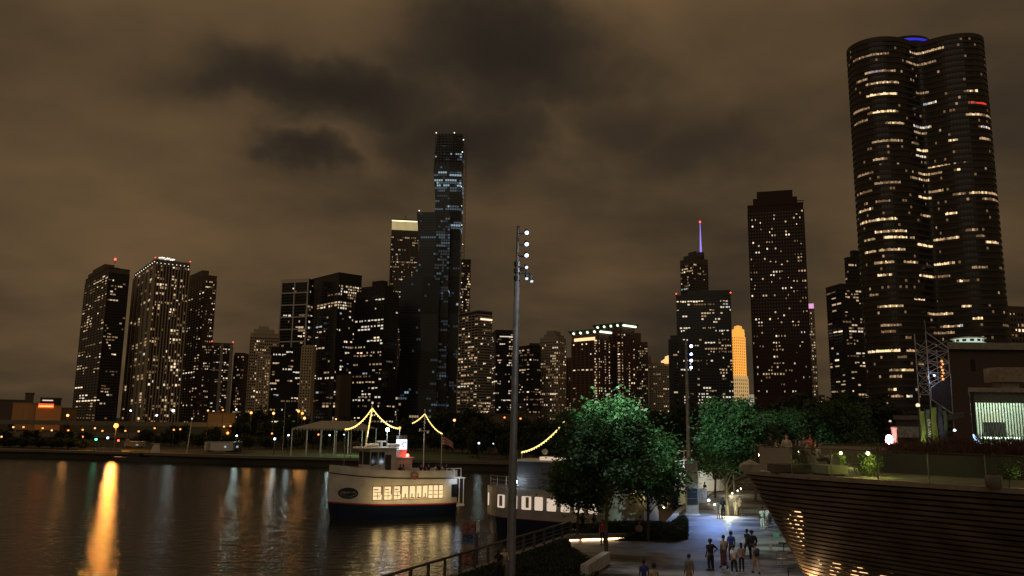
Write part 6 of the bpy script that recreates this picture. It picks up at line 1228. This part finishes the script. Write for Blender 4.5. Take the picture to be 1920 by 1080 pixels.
def pmesh(pose, kind, m):
    key = (pose, kind)
    if key in PC: return PC[key]
    J = joints(pose); K = list(J); I = lambda k: K.index(k)
    if kind == 'body':
        V = [J['pel'], J['spi'], J['che'], J['neb'], J['nek'], J['hd1'], J['hd2'], J['hdt']]; rad = [(.125, .10), (.11, .085), (.135, .095), .06, .052, (.066, .082), (.076, .09), (.045, .05)]; E = [(i, i + 1) for i in range(7)]
        for k in 'lr':
            b = len(V); V += [J['sh' + k], J['el' + k], J['wr' + k], J['pa' + k]]; rad += [.055, .042, .028, (.018, .036)]; E += [(2, b), (b, b + 1), (b + 1, b + 2), (b + 2, b + 3)]
            b = len(V); V += [J['hi' + k], J['kn' + k], J['an' + k], J['to' + k]]; rad += [.085, .056, .040, .034]; E += [(0, b), (b, b + 1), (b + 1, b + 2), (b + 2, b + 3)]
        me = skin_mesh('body', V, E, rad, m); mb = MB(); mb.v = [tuple(v.co) for v in me.vertices]; mb.f = [tuple(p.vertices) for p in me.polygons]; mb.m = [0] * len(mb.f); mb.sm = [True] * len(mb.f)
        for k, s in (('l', -1), ('r', 1)): fingers(mb, J['pa' + k], J['pa' + k] - J['wr' + k], s)
        h = J['hd1'] + Vector((0, .085, .035)); mb.tube([h + Vector((0, -.01, .03)), h + Vector((0, .02, -.01)), h + Vector((0, -.005, -.02))], [.008, .015, .008], 6)
        for s in (-1, 1): mb.ball(h + Vector((s * .032, -.012, .03)), .012, 6, 1); mb.ball(J['hd1'] + Vector((s * .078, .0, .03)), .020, 6, 0, 1.5)
        mb.box(h.x - .022, h.x + .022, h.y - .012, h.y + .004, h.z - .052, h.z - .042, 2)
        me = mb.mesh('body', [m, mat('eye_dark', (.03, .02, .015), .3), mat('lip', (.30, .12, .10), .5)])
    elif kind in ('shirt', 'longshirt', 'dress'):
        V = [J['pel'] + Vector((0, 0, -.04)), J['spi'], J['che'], J['neb'] + Vector((0, 0, -.01))]; rad = [(.155, .125), (.145, .115), (.165, .125), .075]; E = [(0, 1), (1, 2), (2, 3)]
        for k in 'lr':
            b = len(V); V += [J['sh' + k], J['sh' + k].lerp(J['el' + k], .7 if kind != 'longshirt' else 1)]; rad += [.075, .062]; E += [(2, b), (b, b + 1)]
            if kind == 'longshirt': V += [J['wr' + k]]; rad += [.045]; E += [(b + 1, b + 2)]
        if kind == 'dress': V += [J['pel'] + Vector((0, 0, -.22)), J['pel'] + Vector((0, .01, -.48))]; n = len(V); rad += [(.18, .15), (.20, .17)]; E += [(0, n - 2), (n - 2, n - 1)]
        me = skin_mesh('shirt', V, E, rad, m)
    elif kind in ('trousers', 'shorts', 'skirt'):
        V = [J['pel'] + Vector((0, 0, .02)), J['pel'] + Vector((0, 0, -.06))]; rad = [(.142, .115), (.15, .12)]; E = [(0, 1)]
        if kind == 'skirt': V += [J['pel'] + Vector((0, 0, -.4)), J['pel'] + Vector((0, 0, -.80))]; rad += [(.17, .15), (.19, .17)]; E += [(1, 2), (2, 3)]
        else:
            for k in 'lr':
                b = len(V); V += [J['hi' + k], J['kn' + k]]; rad += [.10, .075]; E += [(1, b), (b, b + 1)]
                if kind == 'trousers': V += [J['an' + k]]; rad += [.062]; E += [(b + 1, b + 2)]
        me = skin_mesh('trousers', V, E, rad, m)
    elif kind == 'shoes':
        mb = MB(); 
        for k in 'lr': a, b = J['an' + k], J['to' + k]; mb.tube([a + Vector((0, -.05, -.045)), a + Vector((0, .03, -.035)), b + Vector((0, .0, .0)), b + Vector((0, .05, -.005))], [.045, .052, .046, .028], 8)
        me = mb.mesh('shoes', m)
    else:
        h = J['hd2']; mb = MB(); rg = random.Random(3); n = 12
        prof = [(.02, .105), (.06, .095), (.086, .06), (.095, .01), (.092, -.04), (.07, -.075)]
        if kind == 'hair_long': prof += [(.075, -.14), (.085, -.22), (.05, -.27)]
        if kind == 'hair_curly': prof = [(a * 1.22, b * 1.15) for a, b in prof] + [(.10, -.12)]
        vs = []
        for r_, z in prof:
            for j in range(n): an = 2 * pi * j / n; cut = .72 if (sin(an) > .2 and z < .05) else 1.05; k_ = 1 + (.10 * rg.uniform(-1, 1) if kind == 'hair_curly' else 0); vs.append(h + Vector((r_ * cos(an) * k_, r_ * sin(an) * cut * k_ - .008 - (.05 if (z < -.08) else 0) * (1 if sin(an) > 0 else .2), z)))
        mb.add(vs, [(i * n + j, i * n + (j + 1) % n, (i + 1) * n + (j + 1) % n, (i + 1) * n + j) for i in range(len(prof) - 1) for j in range(n)] + [tuple(range(n))[::-1]], smooth=True); me = mb.mesh('hair', m)
    me.polygons.foreach_set('use_smooth', [True] * len(me.polygons)); PC[key] = me; return me
SK = [mat('skin_tan', (.38, .22, .15), .5, var=.06), mat('skin_deep', (.11, .06, .04), .5, var=.06), mat('skin_fair', (.50, .33, .25), .5, var=.06)]
CL = {k: mat('cloth_' + k, v, .85, vs=6, bump=.3) for k, v in dict(black=(.012, .012, .014), white=(.65, .64, .62), grey=(.20, .20, .21), beige=(.36, .29, .22), blue=(.04, .06, .32), navy=(.02, .03, .08), maroon=(.09, .025, .03), tan=(.28, .18, .12), red=(.42, .05, .06), green=(.05, .09, .06), cream=(.48, .42, .34)).items()}
HR = mat('hair_black', (.012, .009, .008), .5)
def person(loc, face, h, pose, top, bot, label, sk=0, topk='shirt', botk='trousers', hair='hair_short', extra=None, group='people on the promenade', bulk=1.0):
    o = thing('person', label, 'person', tuple(loc), group, R(face)); s = h / 1.74; o.scale = (s * bulk, s * bulk, s)
    def cc(nm, me, m): c = sub(o, nm, me); c.material_slots[0].link = 'OBJECT'; c.material_slots[0].material = m; return c
    cc('body', pmesh(pose, 'body', SK[0]), SK[sk]); cc('shirt' if topk != 'dress' else 'dress', pmesh(pose, topk, CL['grey']), CL[top]); 
    if bot: cc('skirt' if botk == 'skirt' else botk, pmesh(pose, botk, CL['grey']), CL[bot])
    cc('shoes', pmesh(pose, 'shoes', CL['black']), CL['black' if top != 'white' else 'white']); cc('hair', pmesh(pose, hair, HR), HR)
    if extra == 'backpack':
        mb = MB(); mb.lathe((0, -.20, 1.02), [(.02, 0), (.14, .03), (.155, .2), (.13, .38), (.03, .43)], 10); sub(o, 'backpack', mb.mesh('backpack', CL['navy']))
    if extra == 'bag':
        mb = MB(); mb.box(.25, .33, -.12, .12, .78, 1.0); mb.tube([(.29, -.1, 1.0), (.20, -.02, 1.43), (.29, .1, 1.0)], .01, 5); sub(o, 'shoulder_bag', mb.mesh('shoulder_bag', CL['black']))
    return o
D = lambda px, Y: Vector(((px - 960 + (1070 - 790) * .013) / 1500 * Y * (cos(PITCH) + .0) * 1.0, Y, 0))
def pg(px, py): q = gnd(px, py); q.z = .008; return q
person(pg(1208, 1118), 10, 1.75, 'stand', 'blue', 'black', 'dark-haired person in a bright blue shirt at the bottom edge of the picture', 1)
person(pg(1227, 1122), -5, 1.62, 'walk', 'cream', 'beige', 'curly-haired person in a cream top beside the one in bright blue', 0, hair='hair_curly')
person(pg(1293, 1106), 5, 1.75, 'stand', 'grey', 'tan', 'person in a grey shirt standing alone at the bottom of the picture', 0, 'longshirt')
person(pg(1333, 1070), 25, 1.78, 'hip', 'black', 'black', 'heavy-set person all in black left of the walking group', 1, bulk=1.25)
person(pg(1358, 1066), 5, 1.90, 'walk', 'beige', 'maroon', 'tall person in a beige shirt and long dark maroon skirt in the walking group', 1, 'shirt', 'skirt')
person(pg(1372, 1052), -10, 1.78, 'walk', 'blue', 'black', 'person in a violet-blue shirt half hidden behind the beige shirt', 1, hair='hair_curly')
person(pg(1377, 1077), 0, 1.60, 'walk', 'white', 'black', 'teenager in a white T-shirt at the front of the walking group', 0)
person(pg(1391, 1072), -8, 1.60, 'stand', 'tan', 'black', 'slim person in a tan top and black trousers right of the white T-shirt', 0, hair='hair_long')
person(pg(1402, 1044), 20, 1.72, 'walk', 'black', 'black', 'person in black behind the one with the big dark top, upper group', 1, bulk=1.0)
person(pg(1411, 1050), -15, 1.80, 'walk', 'black', 'black', 'broad person in a dark top above the backpack wearer', 1, 'longshirt', bulk=1.2)
person(pg(1418, 1076), 5, 1.70, 'walk', 'tan', 'beige', 'person with a dark backpack and pale shorts', 0, botk='shorts', extra='backpack')
person(pg(1430, 993), 10, 1.80, 'stand', 'white', 'white', 'person dressed all in white near the slatted wall', 1)
person(pg(1438, 989), -60, 1.70, 'lean', 'white', 'grey', 'person in a white shirt leaning forward beside the one all in white', 0, botk='shorts')
person(pg(1444, 984), -60, 1.60, 'stand', 'black', 'black', 'person in black half hidden behind the leaning one', 1)
person(pg(1347, 972), 170, 1.55, 'stand', 'grey', None, 'small person in grey standing right of the kiosk', 0, 'dress')
person(pg(1356, 972), 190, 1.85, 'phone', 'black', 'black', 'tall person in black facing the kiosk', 1, 'longshirt')
person(pg(1380, 967), 160, 1.55, 'stand', 'grey', None, 'short greyish figure in the middle of the promenade', 0, 'dress', 'trousers', 'hair_long')
person(pg(1388, 967), 200, 1.74, 'walk', 'beige', 'black', 'person in a beige top and black trousers beside the short greyish figure', 0)
q = gnd(1322, 933); person((q.x, q.y, .01), 120, 1.75, 'stand', 'black', 'black', 'dark figure standing behind the blue-lit counter', 1)
person(pg(1130, 1022), 180, 1.72, 'stand', 'red', 'black', 'person in a red and grey top standing in front of the glowing bench', 0, hair='hair_long')
q = pg(1200, 1013); person((q.x, q.y + .25, .03), 160, 1.7, 'sit', 'beige', 'black', 'person in a beige top sitting on the glowing bench', 0, 'longshirt', group='people sitting by the bench')
for i, (px, tp, lb, sk) in enumerate([(1082, 'white', 'person in white seated behind the small dark tree trunk', 0), (1092, 'black', 'person in black among those seated at the railing end', 1), (1101, 'cream', 'person in a pale shirt seated right of the small dark tree trunk', 2), (1112, 'black', 'dark figure seated farthest right of the railing end', 1)]):
    q = gnd(px, 993); person((q.x, q.y - .2 * i, .0), 150 + 25 * i, 1.75, 'sit', tp, 'black', lb, sk, group='people sitting by the bench', hair=['hair_short', 'hair_long'][i % 2])
person(Vector((at(938, 1040, 42).x, 42, .5)), 160, 1.76, 'lean', 'black', 'black', 'person in black leaning by the foot of the near lamp mast', 1); person(Vector((at(945, 1040, 42.6).x, 42.4, .5)), 200, 1.68, 'phone', 'cream', 'grey', 'person in a pale top right beside the foot of the near lamp mast', 2, hair='hair_long')
for i, (px, py, face, pose, tp, lb, sk, hr) in enumerate([(1447, 882, 30, 'phone', 'black', 'dark-clothed person at the left end of the terrace group', 1, 'hair_short'), (1459, 884, 60, 'sit', 'black', 'seated person in black with a pale sleeve on the terrace', 0, 'hair_long'), (1477, 882, 150, 'phone', 'beige', 'person in a light patterned shirt raising their hands on the terrace', 2, 'hair_short'), (1492, 880, 200, 'sit', 'black', 'seated dark figure in the middle of the terrace group', 1, 'hair_long'),
                                                       (1506, 879, 170, 'lean', 'grey', 'person in grey leaning at the terrace table', 0, 'hair_short'), (1520, 878, 190, 'phone', 'red', 'person in a dark red shirt on the terrace', 1, 'hair_short'), (1529, 880, 220, 'sit', 'maroon', 'person in maroon at the right end of the terrace group', 0, 'hair_long'), (1536, 886, 240, 'sit', 'white', 'seated person with a white sleeve near the pale seat blocks', 0, 'hair_long')]):
    q = dpt(px, py - 4); person(q, face, 1.6 if pose != 'sit' else 1.75, pose, tp, 'black', lb, sk, hair=hr, group='people on the roof terrace')
# boat passengers
for i, (px, tp, sk) in enumerate([(752, 'black', 1), (758, 'grey', 1), (796, 'black', 0), (803, 'maroon', 1), (812, 'black', 0), (826, 'cream', 2), (834, 'black', 1), (840, 'white', 0), (850, 'navy', 0), (856, 'black', 1)]):
    x = px2x(px); loc = b1.matrix_basis; m4 = Matrix.Translation(b1.location) @ Matrix.Rotation(b1.rotation_euler.z, 4, 'Z'); p = m4 @ Vector((x, 1.55, 4.12 - .02)); 
    person(p, math.degrees(b1.rotation_euler.z) + (90 if i % 2 else -60), 1.72, 'sit', tp, 'black', ['dark figure seated behind the wheelhouse of the cruising boat', 'person in grey seated against the engine casing of the cruising boat', 'first dark passenger behind the engine casing', 'passenger in maroon near the rear mast', 'passenger in black right at the rear mast', 'tall-seated passenger in a cream top on the stern deck', 'dark passenger between the cream and the white tops', 'passenger in a white top on the stern deck', 'passenger in navy by the stern flagpole', 'last dark passenger at the stern rail'][i], sk, hair=['hair_short', 'hair_long'][i % 2], group='passengers on the cruising boat')
# cafe tables and chairs beneath the overhang
def cafe_table(px, py, lab, h=.74):
    q = gnd(px, py); o = thing('cafe_table', lab, 'table', (q.x, q.y, .008), 'cafe tables'); mb = MB(); mb.lathe((0, 0, h - .03), [(.001, 0), (.36, 0), (.36, .03), (.001, .03)], 16); sub(o, 'table_top', mb.mesh('table_top', dksteel)); mb = MB(); mb.tube([(0, 0, .03), (0, 0, h - .03)], .03, 8); sub(o, 'leg', mb.mesh('leg', dksteel)); mb = MB(); mb.lathe((0, 0, 0), [(.22, 0), (.22, .02), (.03, .04)], 12); sub(o, 'base', mb.mesh('base', dksteel))
def cafe_chair(px, py, rz, lab, m):
    q = gnd(px, py); o = thing('cafe_chair', lab, 'chair', (q.x, q.y, .008), 'cafe chairs', R(rz)); mb = MB(); mb.box(-.22, .22, -.2, .2, .44, .46); sub(o, 'seat', mb.mesh('seat', m)); mb = MB(); mb.obox((0, -.22, .68), Vector((.22, 0, 0)), Vector((0, .012, 0)), Vector((0, -.02, .17))); sub(o, 'backrest', mb.mesh('backrest', m))
    for sx in (-1, 1):
        for sy in (-1, 1): mb = MB(); mb.tube([(sx * .21, sy * .19, .44), (sx * .23, sy * .22, 0)], .013, 5); sub(o, 'leg', mb.mesh('leg', steel))
cafe_table(1470, 1040, 'dark round cafe table under the overhanging slatted wall'); cafe_table(1479, 1090, 'nearer cafe table partly hidden by the slatted wall')
cafe_chair(1452, 1046, -90, 'pale cafe chair left of the first table', offwhite); cafe_chair(1458, 1022, 180, 'green cafe chair behind the first table', mat('chair_green', (.10, .18, .14), .5)); cafe_chair(1466, 1062, 20, 'pale cafe chair between the two tables', offwhite)
